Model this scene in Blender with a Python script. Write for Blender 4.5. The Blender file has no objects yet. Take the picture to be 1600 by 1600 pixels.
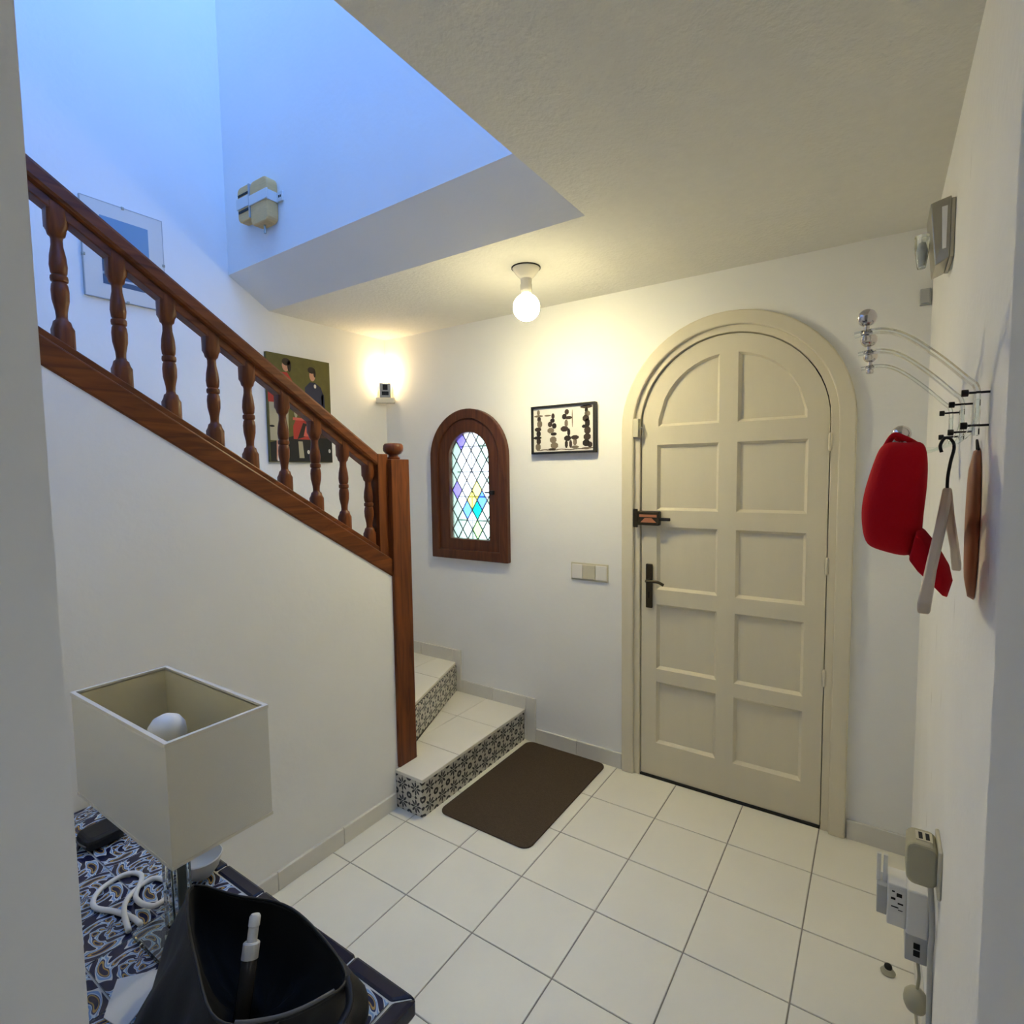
import bpy, bmesh, math, random
from mathutils import Vector, Matrix
from mathutils.geometry import tessellate_polygon
random.seed(7)
sc = bpy.context.scene
COL = sc.collection

# ------------------------------------------------------------------ camera
cam_d = bpy.data.cameras.new('camera')
cam_d.sensor_fit = 'HORIZONTAL'; cam_d.sensor_width = 36.0
cam_d.lens = 854.64 / 1600 * 36.0
cam_d.clip_start = 0.01; cam_d.clip_end = 100
cam = bpy.data.objects.new('camera', cam_d); COL.objects.link(cam)
YAW, PITCH, ROLL = -0.5915, 0.0707, -0.0139
f0 = Vector((math.sin(YAW), math.cos(YAW), 0)); r0 = Vector((math.cos(YAW), -math.sin(YAW), 0)); u0 = Vector((0, 0, 1))
fw = f0 * math.cos(PITCH) - u0 * math.sin(PITCH); up = u0 * math.cos(PITCH) + f0 * math.sin(PITCH)
ri = r0 * math.cos(ROLL) + up * math.sin(ROLL); upr = up * math.cos(ROLL) - r0 * math.sin(ROLL)
CAM = Vector((1.7806, -1.4106, 1.6023))
cam.matrix_world = Matrix(((ri.x, upr.x, -fw.x, CAM.x), (ri.y, upr.y, -fw.y, CAM.y), (ri.z, upr.z, -fw.z, CAM.z), (0, 0, 0, 1)))
sc.camera = cam

# ------------------------------------------------------------------ world, daylight, exposure
world = bpy.data.worlds.new('world'); sc.world = world; world.use_nodes = True
bg = world.node_tree.nodes['Background']
bg.inputs[0].default_value = (0.86, 0.93, 1.0, 1); bg.inputs[1].default_value = 3.2
def area(name, loc, size, rot, col, power):
    l = bpy.data.lights.new(name, 'AREA'); l.shape = 'RECTANGLE'; l.size, l.size_y = size; l.color = col; l.energy = power
    o = bpy.data.objects.new(name, l); COL.objects.link(o); o.location = loc; o.rotation_euler = rot
    return o
SKYLIGHT_W, REAR_W, BULB_E, SCONCE_E = 7.0, 230.0, 335.0, 14.0
area('stairwell_window_daylight', (2.15, -0.80, 4.0), (1.4, 1.4), (0, math.radians(90), 0), (0.25, 0.53, 1.0), SKYLIGHT_W)
area('stairwell_fill_light', (0.0, -0.45, 5.18), (1.5, 1.2), (0, 0, 0), (0.31, 0.56, 1.0), 18.5)  # overhead fill added to lift and cool the hall floor
area('rear_window_daylight', (1.15, -4.42, 1.45), (1.2, 1.5), (math.radians(90), 0, 0), (0.68, 0.79, 1.0), REAR_W)
sc.view_settings.view_transform = 'Standard'; sc.view_settings.look = 'None'
sc.view_settings.gamma = 1.0; sc.view_settings.use_curve_mapping = False
sc.view_settings.exposure = 0.74

# ------------------------------------------------------------------ materials
def srgb(r, g, b):
    f = lambda c: (c / 255 / 12.92) if c / 255 <= 0.04045 else ((c / 255 + 0.055) / 1.055) ** 2.4
    return (f(r), f(g), f(b), 1)
def mat(name, col, rough=0.5, metal=0.0, var=0.0, vscale=8.0, bump=0.0, bscale=40.0, stretch=(1, 1, 1), trans=0.0, ior=1.45, emit=None, estr=0.0, coat=0.0, detail=4, alpha=1.0, spec=None):
    m = bpy.data.materials.new(name); m.use_nodes = True
    nt = m.node_tree; b = nt.nodes['Principled BSDF']
    b.inputs['Base Color'].default_value = col; b.inputs['Roughness'].default_value = rough; b.inputs['Metallic'].default_value = metal
    b.inputs['Transmission Weight'].default_value = trans; b.inputs['IOR'].default_value = ior; b.inputs['Coat Weight'].default_value = coat
    b.inputs['Alpha'].default_value = alpha
    if spec is not None: b.inputs['Specular IOR Level'].default_value = spec
    if emit: b.inputs['Emission Color'].default_value = emit; b.inputs['Emission Strength'].default_value = estr
    if var or bump:
        tc = nt.nodes.new('ShaderNodeTexCoord'); mp = nt.nodes.new('ShaderNodeMapping'); mp.inputs['Scale'].default_value = stretch
        geo = nt.nodes.new('ShaderNodeNewGeometry')
        nt.links.new(geo.outputs['Position'], mp.inputs['Vector'])
    if var:
        n = nt.nodes.new('ShaderNodeTexNoise'); n.inputs['Scale'].default_value = vscale; n.inputs['Detail'].default_value = detail
        nt.links.new(mp.outputs[0], n.inputs['Vector'])
        mx = nt.nodes.new('ShaderNodeMix'); mx.data_type = 'RGBA'
        mx.inputs['A'].default_value = tuple(max(0, c * (1 - var)) for c in col[:3]) + (1,)
        mx.inputs['B'].default_value = tuple(min(1, c * (1 + var)) for c in col[:3]) + (1,)
        nt.links.new(n.outputs[0], mx.inputs['Factor']); nt.links.new(mx.outputs['Result'], b.inputs['Base Color'])
    if bump:
        n2 = nt.nodes.new('ShaderNodeTexNoise'); n2.inputs['Scale'].default_value = bscale; n2.inputs['Detail'].default_value = 3
        nt.links.new(mp.outputs[0], n2.inputs['Vector'])
        bp = nt.nodes.new('ShaderNodeBump'); bp.inputs['Strength'].default_value = bump; bp.inputs['Distance'].default_value = 0.004
        nt.links.new(n2.outputs[0], bp.inputs['Height']); nt.links.new(bp.outputs[0], b.inputs['Normal'])
    return m
M = {}
M['plaster'] = mat('white_plaster', (0.89, 0.89, 0.88, 1), 0.9, var=0.04, vscale=3, bump=0.25, bscale=35)
M['ceiling'] = mat('textured_ceiling_paint', (0.80, 0.79, 0.74, 1), 0.95, var=0.04, vscale=30, bump=0.7, bscale=70)
M['rear'] = mat('warm_grey_paint', (0.42, 0.41, 0.39, 1), 0.9)
M['scuffed'] = mat('scuffed_white_plaster', (0.89, 0.89, 0.89, 1), 0.9, var=0.05, vscale=4, bump=0.3, bscale=40)
def scuffs(m):
    nt = m.node_tree; b = nt.nodes['Principled BSDF']; src = b.inputs['Base Color'].links[0].from_socket
    geo = nt.nodes.new('ShaderNodeNewGeometry'); mp = nt.nodes.new('ShaderNodeMapping'); mp.inputs['Scale'].default_value = (1, 11, 2.2)
    n = nt.nodes.new('ShaderNodeTexNoise'); n.inputs['Scale'].default_value = 2.4; n.inputs['Detail'].default_value = 5
    r = nt.nodes.new('ShaderNodeValToRGB'); r.color_ramp.elements[0].position = 0.69; r.color_ramp.elements[1].position = 0.80
    r.color_ramp.elements[0].color = (1, 1, 1, 1); r.color_ramp.elements[1].color = (0.66, 0.64, 0.62, 1)
    x = nt.nodes.new('ShaderNodeMix'); x.data_type = 'RGBA'; x.blend_type = 'MULTIPLY'; x.inputs['Factor'].default_value = 1.0
    nt.links.new(geo.outputs['Position'], mp.inputs[0]); nt.links.new(mp.outputs[0], n.inputs[0]); nt.links.new(n.outputs[0], r.inputs[0])
    nt.links.new(src, x.inputs['A']); nt.links.new(r.outputs[0], x.inputs['B']); nt.links.new(x.outputs['Result'], b.inputs['Base Color'])
scuffs(M['scuffed'])
M['tile'] = mat('cream_floor_tile', (0.86, 0.83, 0.72, 1), 0.32, var=0.05, vscale=3.5)
M['tile_worn'] = mat('cream_floor_tile_warm', (0.70, 0.675, 0.60, 1), 0.32, var=0.05, vscale=4)
M['grout'] = mat('grey_grout', (0.30, 0.28, 0.24, 1), 0.95, var=0.2, vscale=12)
M['base_tile'] = mat('pale_grey_skirting_tile', (0.74, 0.72, 0.66, 1), 0.4, var=0.08, vscale=9)
M['tread'] = mat('cream_stair_tile', (0.82, 0.79, 0.70, 1), 0.35, var=0.04, vscale=6)
M['door'] = mat('cream_door_paint', (0.74, 0.68, 0.53, 1), 0.5, var=0.04, vscale=4, bump=0.12, bscale=18, stretch=(4, 4, 0.6))
M['gap'] = mat('dark_gap', (0.015, 0.013, 0.01, 1), 0.9)
M['mat'] = mat('brown_coir', (0.085, 0.062, 0.042, 1), 1.0, var=0.35, vscale=160, bump=1.0, bscale=260, spec=0.1)
M['iron'] = mat('black_iron', (0.02, 0.02, 0.022, 1), 0.5, metal=0.6)
M['bronze'] = mat('aged_bronze', (0.055, 0.045, 0.03, 1), 0.42, metal=0.8, var=0.3, vscale=60)
M['chrome'] = mat('chrome', (0.62, 0.58, 0.54, 1), 0.12, metal=1.0)
M['steel'] = mat('brushed_steel', (0.42, 0.40, 0.33, 1), 0.3, metal=0.9)
M['acrylic'] = mat('clear_acrylic', (0.93, 0.97, 0.96, 1), 0.03, trans=1.0, ior=1.38)
M['red'] = mat('red_cotton', (0.50, 0.005, 0.014, 1), 0.9, var=0.15, vscale=14, bump=0.2, bscale=300, spec=0.15)
M['whiteplastic'] = mat('white_plastic', (0.78, 0.77, 0.74, 1), 0.4)
M['creamplastic'] = mat('cream_plastic', (0.60, 0.57, 0.45, 1), 0.4)
M['greyplastic'] = mat('grey_plastic', (0.45, 0.46, 0.46, 1), 0.5)
M['oldbeige'] = mat('aged_beige_plastic', (0.42, 0.40, 0.29, 1), 0.45)
M['hanger'] = mat('pale_varnished_wood', (0.62, 0.52, 0.42, 1), 0.4, var=0.1, vscale=20)
M['terracotta'] = mat('reddish_brown_patch', (0.32, 0.12, 0.06, 1), 0.5, var=0.4, vscale=9)
M['shade'] = mat('ivory_lampshade_fabric', (0.78, 0.76, 0.68, 1), 0.9, bump=0.1, bscale=500)
M['shade_in'] = mat('cream_shade_lining', (0.72, 0.66, 0.45, 1), 0.8)
M['glass'] = mat('clear_glass', (0.90, 0.95, 0.94, 1), 0.02, trans=1.0, ior=1.4)
M['bulbwhite'] = mat('frosted_white_bulb', (0.85, 0.85, 0.84, 1), 0.35)
M['black'] = mat('black_nylon', (0.0075, 0.0075, 0.008, 1), 0.55, var=0.3, vscale=8, bump=0.3, bscale=30)
M['blackin'] = mat('black_lining', (0.004, 0.004, 0.0045, 1), 0.9)
M['zip'] = mat('grey_zip_tape', (0.10, 0.10, 0.10, 1), 0.5)
M['navy'] = mat('navy_glazed_tile', (0.012, 0.013, 0.030, 1), 0.18, var=0.3, vscale=20)
M['whitegrout'] = mat('white_grout', (0.62, 0.60, 0.54, 1), 0.9)
M['paper'] = mat('white_paper', (0.74, 0.73, 0.70, 1), 0.8)
M['pine'] = mat('pale_pine', (0.78, 0.50, 0.20, 1), 0.6, var=0.15, vscale=30, stretch=(1, 1, 6))
M['bowl'] = mat('pale_ceramic', (0.60, 0.59, 0.55, 1), 0.4)
M['amber'] = mat('brown_bottle_plastic', (0.05, 0.045, 0.04, 1), 0.2)
M['copper'] = mat('polished_copper_paint', (0.55, 0.22, 0.12, 1), 0.35, metal=0.4)
M['lead'] = mat('lead_came', (0.10, 0.11, 0.12, 1), 0.5, metal=0.5)
M['mdf'] = mat('plain_plinth_wood', (0.30, 0.22, 0.14, 1), 0.6)
M['warmbulb'] = mat('lit_globe_bulb', (1, 1, 1, 1), 0.4, emit=(1.0, 0.87, 0.49, 1), estr=BULB_E)
M['sconcebulb'] = mat('lit_sconce_bulb', (1, 1, 1, 1), 0.4, emit=(1.0, 0.74, 0.40, 1), estr=SCONCE_E)
# emission graded by height: weak shoulder spares ceiling and wall, strong dome lights floor
_nt = M['warmbulb'].node_tree; _g = _nt.nodes.new('ShaderNodeNewGeometry'); _s = _nt.nodes.new('ShaderNodeSeparateXYZ'); _r = _nt.nodes.new('ShaderNodeMapRange')
_nt.links.new(_g.outputs['Position'], _s.inputs[0]); _nt.links.new(_s.outputs[2], _r.inputs['Value'])
_r.inputs['From Min'].default_value = 2.287; _r.inputs['From Max'].default_value = 2.400; _r.inputs['To Min'].default_value = 1.0; _r.inputs['To Max'].default_value = 0.12
_p = _nt.nodes.new('ShaderNodeMath'); _p.operation = 'POWER'; _p.inputs[1].default_value = 4.0; _m = _nt.nodes.new('ShaderNodeMath'); _m.operation = 'MULTIPLY_ADD'; _m.inputs[1].default_value = BULB_E; _m.inputs[2].default_value = 4.0
_nt.links.new(_r.outputs[0], _p.inputs[0]); _nt.links.new(_p.outputs[0], _m.inputs[0])
_nt.links.new(_m.outputs[0], _nt.nodes['Principled BSDF'].inputs['Emission Strength'])
M['porcelain'] = mat('white_porcelain', (0.80, 0.76, 0.66, 1), 0.25)

def wood(name, c1, c2, axis, rough=0.38):
    m = bpy.data.materials.new(name); m.use_nodes = True; nt = m.node_tree; b = nt.nodes['Principled BSDF']
    geo = nt.nodes.new('ShaderNodeNewGeometry'); mp = nt.nodes.new('ShaderNodeMapping')
    mp.inputs['Scale'].default_value = {'z': (14, 14, 1.2), 'y': (14, 1.4, 14), 'x': (1.4, 14, 14)}[axis]
    nt.links.new(geo.outputs['Position'], mp.inputs[0])
    n = nt.nodes.new('ShaderNodeTexNoise'); n.inputs['Scale'].default_value = 3.0; n.inputs['Detail'].default_value = 6; n.inputs['Distortion'].default_value = 0.8
    nt.links.new(mp.outputs[0], n.inputs[0])
    r = nt.nodes.new('ShaderNodeValToRGB'); r.color_ramp.elements[0].position = 0.3; r.color_ramp.elements[1].position = 0.7
    r.color_ramp.elements[0].color = c1; r.color_ramp.elements[1].color = c2
    nt.links.new(n.outputs[0], r.inputs[0]); nt.links.new(r.outputs[0], b.inputs['Base Color'])
    b.inputs['Roughness'].default_value = rough; b.inputs['Coat Weight'].default_value = 0.0; b.inputs['Specular IOR Level'].default_value = 0.3
    return m
WC1, WC2 = (0.075, 0.019, 0.005, 1), (0.20, 0.055, 0.012, 1)
M['wood_z'] = wood('varnished_mahogany_upright', WC1, WC2, 'z')
M['wood_y'] = wood('varnished_mahogany_rail', WC1, WC2, 'y')
M['wood_x'] = wood('varnished_mahogany_frame', (0.060, 0.019, 0.009, 1), (0.125, 0.040, 0.016, 1), 'z')

def nodes_for(name, rough):
    m = bpy.data.materials.new(name); m.use_nodes = True; nt = m.node_tree
    b = nt.nodes['Principled BSDF']; b.inputs['Roughness'].default_value = rough
    def math_(op, a, bb=None, c=None):
        n = nt.nodes.new('ShaderNodeMath'); n.operation = op
        for i, v in enumerate((a, bb, c)):
            if v is None: continue
            if isinstance(v, (int, float)): n.inputs[i].default_value = v
            else: nt.links.new(v, n.inputs[i])
        return n.outputs[0]
    return m, nt, b, math_
def riser_pattern():
    m, nt, b, f = nodes_for('black_flower_riser_tile', 0.3)
    uv = nt.nodes.new('ShaderNodeUVMap'); uv.uv_map = 'UVMap'
    sp = nt.nodes.new('ShaderNodeSeparateXYZ'); nt.links.new(uv.outputs[0], sp.inputs[0])
    x = f('SUBTRACT', f('MULTIPLY', sp.outputs[0], 2.0), 1.0); y = f('SUBTRACT', f('MULTIPLY', sp.outputs[1], 2.0), 1.0)
    r = f('SQRT', f('ADD', f('MULTIPLY', x, x), f('MULTIPLY', y, y))); th = f('ARCTAN2', y, x)
    pet = f('MULTIPLY', f('LESS_THAN', r, f('ADD', 0.60, f('MULTIPLY', f('COSINE', f('MULTIPLY', th, 8.0)), 0.18))), f('GREATER_THAN', f('COSINE', f('MULTIPLY', th, 8.0)), -0.70))
    hole = f('GREATER_THAN', r, 0.17)
    centre = f('LESS_THAN', r, 0.10)
    ax, ay = f('ABSOLUTE', x), f('ABSOLUTE', y)
    cx, cy = f('SUBTRACT', 1.0, ax), f('SUBTRACT', 1.0, ay)
    rc = f('SQRT', f('ADD', f('MULTIPLY', cx, cx), f('MULTIPLY', cy, cy)))
    corner = f('MULTIPLY', f('LESS_THAN', rc, 0.36), f('GREATER_THAN', rc, 0.10))
    e1 = f('LESS_THAN', f('ADD', cx, f('MULTIPLY', ay, 1.0)), 0.20); e2 = f('LESS_THAN', f('ADD', cy, f('MULTIPLY', ax, 1.0)), 0.20)
    t = f('MAXIMUM', f('MULTIPLY', pet, hole), f('MAXIMUM', centre, f('MAXIMUM', corner, f('MAXIMUM', e1, e2))))
    mx = nt.nodes.new('ShaderNodeMix'); mx.data_type = 'RGBA'
    mx.inputs['A'].default_value = (0.60, 0.58, 0.52, 1); mx.inputs['B'].default_value = (0.022, 0.022, 0.024, 1)
    nt.links.new(t, mx.inputs['Factor']); nt.links.new(mx.outputs['Result'], b.inputs['Base Color'])
    return m
M['riser'] = riser_pattern()
def majolica():
    m, nt, b, f = nodes_for('blue_ochre_majolica_tile', 0.2)
    uv = nt.nodes.new('ShaderNodeUVMap'); uv.uv_map = 'UVMap'
    sp = nt.nodes.new('ShaderNodeSeparateXYZ'); nt.links.new(uv.outputs[0], sp.inputs[0])
    x = f('SUBTRACT', f('MULTIPLY', sp.outputs[0], 2.0), 1.0); y = f('SUBTRACT', f('MULTIPLY', sp.outputs[1], 2.0), 1.0)
    r = f('SQRT', f('ADD', f('MULTIPLY', x, x), f('MULTIPLY', y, y))); th = f('ARCTAN2', y, x)
    # curling acanthus arms: four-fold spiral bands
    sw = f('ADD', f('MULTIPLY', th, 4.0), f('MULTIPLY', f('SINE', f('MULTIPLY', r, 5.5)), 3.2))
    band = f('ADD', f('MULTIPLY', f('SINE', sw), 0.5), 0.5)
    ring = f('ADD', f('MULTIPLY', f('SINE', f('ADD', f('MULTIPLY', r, 17.0), f('MULTIPLY', f('COSINE', f('MULTIPLY', th, 4.0)), 2.2))), 0.5), 0.5)
    v = f('ADD', f('MULTIPLY', band, 0.66), f('MULTIPLY', ring, 0.34))
    rp = nt.nodes.new('ShaderNodeValToRGB'); rp.color_ramp.interpolation = 'CONSTANT'
    els = rp.color_ramp.elements
    stops = [(0.0, (0.012, 0.013, 0.050, 1)), (0.36, (0.60, 0.62, 0.62, 1)), (0.45, (0.20, 0.33, 0.56, 1)), (0.60, (0.50, 0.60, 0.68, 1)), (0.68, (0.02, 0.025, 0.09, 1)), (0.76, (0.42, 0.27, 0.08, 1)), (0.86, (0.015, 0.015, 0.05, 1))]
    els[0].position, els[0].color = stops[0]; els[1].position, els[1].color = stops[1]
    for p_, c_ in stops[2:]:
        e = els.new(p_); e.color = c_
    nt.links.new(v, rp.inputs[0]); nt.links.new(rp.outputs[0], b.inputs['Base Color'])
    return m
M['majolica'] = majolica()
def glassmat(name, col):
    m = bpy.data.materials.new(name); m.use_nodes = True; nt = m.node_tree; nt.nodes.clear()
    o = nt.nodes.new('ShaderNodeOutputMaterial'); t = nt.nodes.new('ShaderNodeBsdfTransparent'); t.inputs[0].default_value = col
    tl = nt.nodes.new('ShaderNodeBsdfTranslucent'); tl.inputs[0].default_value = col
    g = nt.nodes.new('ShaderNodeBsdfGlossy'); g.inputs['Roughness'].default_value = 0.1
    m1 = nt.nodes.new('ShaderNodeMixShader'); m1.inputs[0].default_value = 0.15
    m2 = nt.nodes.new('ShaderNodeMixShader'); m2.inputs[0].default_value = 0.05
    nt.links.new(t.outputs[0], m1.inputs[1]); nt.links.new(tl.outputs[0], m1.inputs[2])
    nt.links.new(m1.outputs[0], m2.inputs[1]); nt.links.new(g.outputs[0], m2.inputs[2]); nt.links.new(m2.outputs[0], o.inputs[0])
    return m
GL = {'clear': glassmat('shaded_green_glass', (0.62, 0.74, 0.68, 1)), 'purple': glassmat('violet_glass', (0.50, 0.46, 0.92, 1)), 'blue': glassmat('blue_glass', (0.30, 0.48, 0.95, 1)),  # clear tint deepened for shaded reveal, white one brightened for sky behind
      'teal': glassmat('teal_glass', (0.06, 0.62, 0.58, 1)), 'yellow': glassmat('yellow_glass', (0.95, 0.90, 0.42, 1)), 'white': glassmat('sky_bright_glass', (0.95, 0.97, 1.0, 1)), 'green': glassmat('lime_glass', (0.55, 0.85, 0.45, 1))}
def pmat(name, r, g, b): return mat(name, srgb(r, g, b), 0.6)

# ------------------------------------------------------------------ mesh helpers
def mk(name, V, F, m, parent=None, smooth=False, uv=None):
    me = bpy.data.meshes.new(name); me.from_pydata([tuple(v) for v in V], [], F)
    ms = m if isinstance(m, (list, tuple)) else [m]
    for q in ms: me.materials.append(q)
    bm = bmesh.new(); bm.from_mesh(me); bmesh.ops.recalc_face_normals(bm, faces=bm.faces); bm.to_mesh(me); bm.free()
    if smooth:
        for p_ in me.polygons: p_.use_smooth = True
    me.update()
    o = bpy.data.objects.new(name, me); COL.objects.link(o)
    if parent: o.parent = parent
    return o
def bevel(o, w, seg=2):
    b = o.modifiers.new('bevel', 'BEVEL'); b.width = w; b.segments = seg; b.limit_method = 'ANGLE'; b.angle_limit = math.radians(40)
    return o
def smooth_angle(o, deg=35):
    for p_ in o.data.polygons: p_.use_smooth = True
    me = o.data
    bm = bmesh.new(); bm.from_mesh(me)
    for e in bm.edges:
        if len(e.link_faces) == 2 and e.calc_face_angle(0) > math.radians(deg): e.smooth = False
    bm.to_mesh(me); bm.free()
    return o
def boxvf(lo, hi):
    x0, y0, z0 = lo; x1, y1, z1 = hi
    V = [(x0, y0, z0), (x1, y0, z0), (x1, y1, z0), (x0, y1, z0), (x0, y0, z1), (x1, y0, z1), (x1, y1, z1), (x0, y1, z1)]
    F = [(0, 3, 2, 1), (4, 5, 6, 7), (0, 1, 5, 4), (1, 2, 6, 5), (2, 3, 7, 6), (3, 0, 4, 7)]
    return V, F
def box(name, lo, hi, m, parent=None, bev=0.0):
    V, F = boxvf(lo, hi); o = mk(name, V, F, m, parent)
    if bev: bevel(o, bev)
    return o
def boxes(name, lst, m, parent=None, bev=0.0):
    V, F = [], []
    for lo, hi in lst:
        v, f = boxvf(lo, hi); k = len(V); V += v; F += [tuple(i + k for i in q) for q in f]
    o = mk(name, V, F, m, parent)
    if bev: bevel(o, bev)
    return o
AX = {'x': lambda a, b, d: (d, a, b), 'y': lambda a, b, d: (a, d, b), 'z': lambda a, b, d: (a, b, d)}
def slab(name, loops, axis, d0, d1, m, parent=None, bev=0.0):
    """polygon (first loop) with holes (further loops), extruded along an axis from d0 to d1"""
    g = AX[axis]; flat = [p_ for l in loops for p_ in l]; n = len(flat)
    tris = tessellate_polygon([[Vector((a, b, 0)) for a, b in l] for l in loops])
    V = [g(a, b, d0) for a, b in flat] + [g(a, b, d1) for a, b in flat]
    F = []
    for t in tris:
        a, b, c = t
        A, B, Cc = flat[a], flat[b], flat[c]
        if abs((B[0]-A[0])*(Cc[1]-A[1])-(B[1]-A[1])*(Cc[0]-A[0])) < 1e-12: continue
        F.append((a, b, c)); F.append((a + n, c + n, b + n))
    k = 0
    for l in loops:
        for i in range(len(l)):
            j = (i + 1) % len(l); F.append((k + i, k + j, k + j + n, k + i + n))
        k += len(l)
    o = mk(name, V, F, m, parent)
    if bev: bevel(o, bev)
    return o
def prism(name, poly, axis, d0, d1, m, parent=None, bev=0.0):
    g = AX[axis]; n = len(poly)
    V = [g(a, b, d0) for a, b in poly] + [g(a, b, d1) for a, b in poly]
    F = [tuple(range(n))[::-1], tuple(range(n, 2 * n))] + [(i, (i + 1) % n, (i + 1) % n + n, i + n) for i in range(n)]
    o = mk(name, V, F, m, parent)
    if bev: bevel(o, bev)
    return o
def lathe(name, prof, m, parent=None, seg=20, loc=(0, 0, 0), axis='z', square=None):
    """prof: (radius, height) list; axis gives the direction of the height"""
    V, F = [], []
    for r, h in prof:
        for k in range(seg):
            a = 2 * math.pi * k / seg
            c, s = r * math.cos(a), r * math.sin(a)
            V.append({'z': (c, s, h), 'x': (h, c, s), 'y': (c, h, s)}[axis])
    V = [(a + loc[0], b + loc[1], c + loc[2]) for a, b, c in V]
    for i in range(len(prof) - 1):
        for k in range(seg):
            k2 = (k + 1) % seg; F.append((i * seg + k, i * seg + k2, (i + 1) * seg + k2, (i + 1) * seg + k))
    F.append(tuple(range(seg))[::-1]); F.append(tuple(range((len(prof) - 1) * seg, len(prof) * seg)))
    o = mk(name, V, F, m, parent)
    return smooth_angle(o, 50)
def sphere_prof(r, n=12, zscale=1.0):
    return [(max(1e-4, r * math.sin(math.pi * i / n)), -r * zscale * math.cos(math.pi * i / n)) for i in range(n + 1)]
def tube(name, pts, r, m, parent=None, seg=8, flat=1.0, steps=6):
    """smooth tube along a Catmull-Rom path"""
    P = [Vector(p_) for p_ in pts]; path = []
    for i in range(len(P) - 1):
        a, b, c, d = P[max(i - 1, 0)], P[i], P[i + 1], P[min(i + 2, len(P) - 1)]
        for s in range(steps):
            t = s / steps
            path.append(0.5 * ((2 * b) + (c - a) * t + (2 * a - 5 * b + 4 * c - d) * t * t + (3 * b - a - 3 * c + d) * t ** 3))
    path.append(P[-1]); V, F = [], []; prev = None
    for i, p_ in enumerate(path):
        t = (path[min(i + 1, len(path) - 1)] - path[max(i - 1, 0)]).normalized()
        if prev is None:
            n = t.orthogonal().normalized()
        else:
            n = (prev - t * prev.dot(t)).normalized()
        prev = n; bn = t.cross(n)
        for k in range(seg):
            a = 2 * math.pi * k / seg; V.append(p_ + (n * math.cos(a) + bn * math.sin(a) * flat) * r)
    for i in range(len(path) - 1):
        for k in range(seg):
            k2 = (k + 1) % seg; F.append((i * seg + k, i * seg + k2, (i + 1) * seg + k2, (i + 1) * seg + k))
    F.append(tuple(range(seg))[::-1]); F.append(tuple(range((len(path) - 1) * seg, len(path) * seg)))
    return mk(name, V, F, m, parent, smooth=True)
def arch(cx, zs, r, zb, n=28):
    """arch outline in (x, z): bottom-left, up, round the arch, down to bottom-right"""
    return [(cx - r, zb)] + [(cx - r * math.cos(math.pi * i / n), zs + r * math.sin(math.pi * i / n)) for i in range(n + 1)] + [(cx + r, zb)]
def arch_ring(name, A, B, y0, y1, m, parent=None, bev=0.0, closed_bottom=False):
    """band between two arch outlines (same point count)"""
    n = len(A); V = [(x, y0, z) for x, z in A] + [(x, y0, z) for x, z in B] + [(x, y1, z) for x, z in A] + [(x, y1, z) for x, z in B]; F = []
    rng = range(n) if closed_bottom else range(n - 1)
    for i in rng:
        j = (i + 1) % n
        F += [(i, j, n + j, n + i), (2*n + i, 3*n + i, 3*n + j, 2*n + j), (i, 2*n + i, 2*n + j, j), (n + i, n + j, 3*n + j, 3*n + i)]
    if not closed_bottom: F += [(0, n, 3*n, 2*n), (n - 1, 3*n - 1, 4*n - 1, 2*n - 1)]
    o = mk(name, V, F, m, parent)
    if bev: bevel(o, bev)
    return o
def clip(poly, x0, x1, y0, y1):
    def half(P, f):
        out = []
        for i in range(len(P)):
            a, b = P[i], P[(i + 1) % len(P)]; fa, fb = f(a), f(b)
            if fa >= 0: out.append(a)
            if (fa > 0 > fb) or (fa < 0 < fb):
                t = fa / (fa - fb); out.append((a[0] + (b[0] - a[0]) * t, a[1] + (b[1] - a[1]) * t))
        return out
    for f in (lambda p_: p_[0] - x0, lambda p_: x1 - p_[0], lambda p_: p_[1] - y0, lambda p_: y1 - p_[1]):
        poly = half(poly, f)
        if len(poly) < 3: return []
    return poly
def clip_convex(poly, conv):
    """clip poly by a convex counter-clockwise polygon"""
    for i in range(len(conv)):
        a, b = conv[i], conv[(i + 1) % len(conv)]; out = []
        side = lambda p_: (b[0]-a[0])*(p_[1]-a[1]) - (b[1]-a[1])*(p_[0]-a[0])
        for k in range(len(poly)):
            p_, q = poly[k], poly[(k + 1) % len(poly)]; fp, fq = side(p_), side(q)
            if fp >= 0: out.append(p_)
            if (fp > 0 > fq) or (fp < 0 < fq):
                t = fp / (fp - fq); out.append((p_[0] + (q[0]-p_[0]) * t, p_[1] + (q[1]-p_[1]) * t))
        poly = out
        if len(poly) < 3: return []
    return poly
def parea(P): return abs(sum(P[i][0]*P[(i+1) % len(P)][1] - P[(i+1) % len(P)][0]*P[i][1] for i in range(len(P)))) / 2
def shrink(P, d):
    cx = sum(p_[0] for p_ in P) / len(P); cy = sum(p_[1] for p_ in P) / len(P); out = []
    for x, y in P:
        l = math.hypot(x - cx, y - cy) or 1; k = max(0.2, 1 - d / l); out.append((cx + (x - cx) * k, cy + (y - cy) * k))
    return out
def empty(name, loc):
    o = bpy.data.objects.new(name, None); COL.objects.link(o); o.location = loc; o.empty_display_size = 0.05
    return o
def adopt(root, o):
    """parent an object built in world coordinates to a root standing at its own base"""
    o.parent = root; o.matrix_parent_inverse = Matrix.Translation(-Vector(root.location)); return o
def tag(o, label, cat, group=None):
    o['label'] = label; o['category'] = cat
    if group: o['group'] = group
    return o
def struct(o, label=None):
    o['kind'] = 'structure'
    if label: o['label'] = label
    return o
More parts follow.
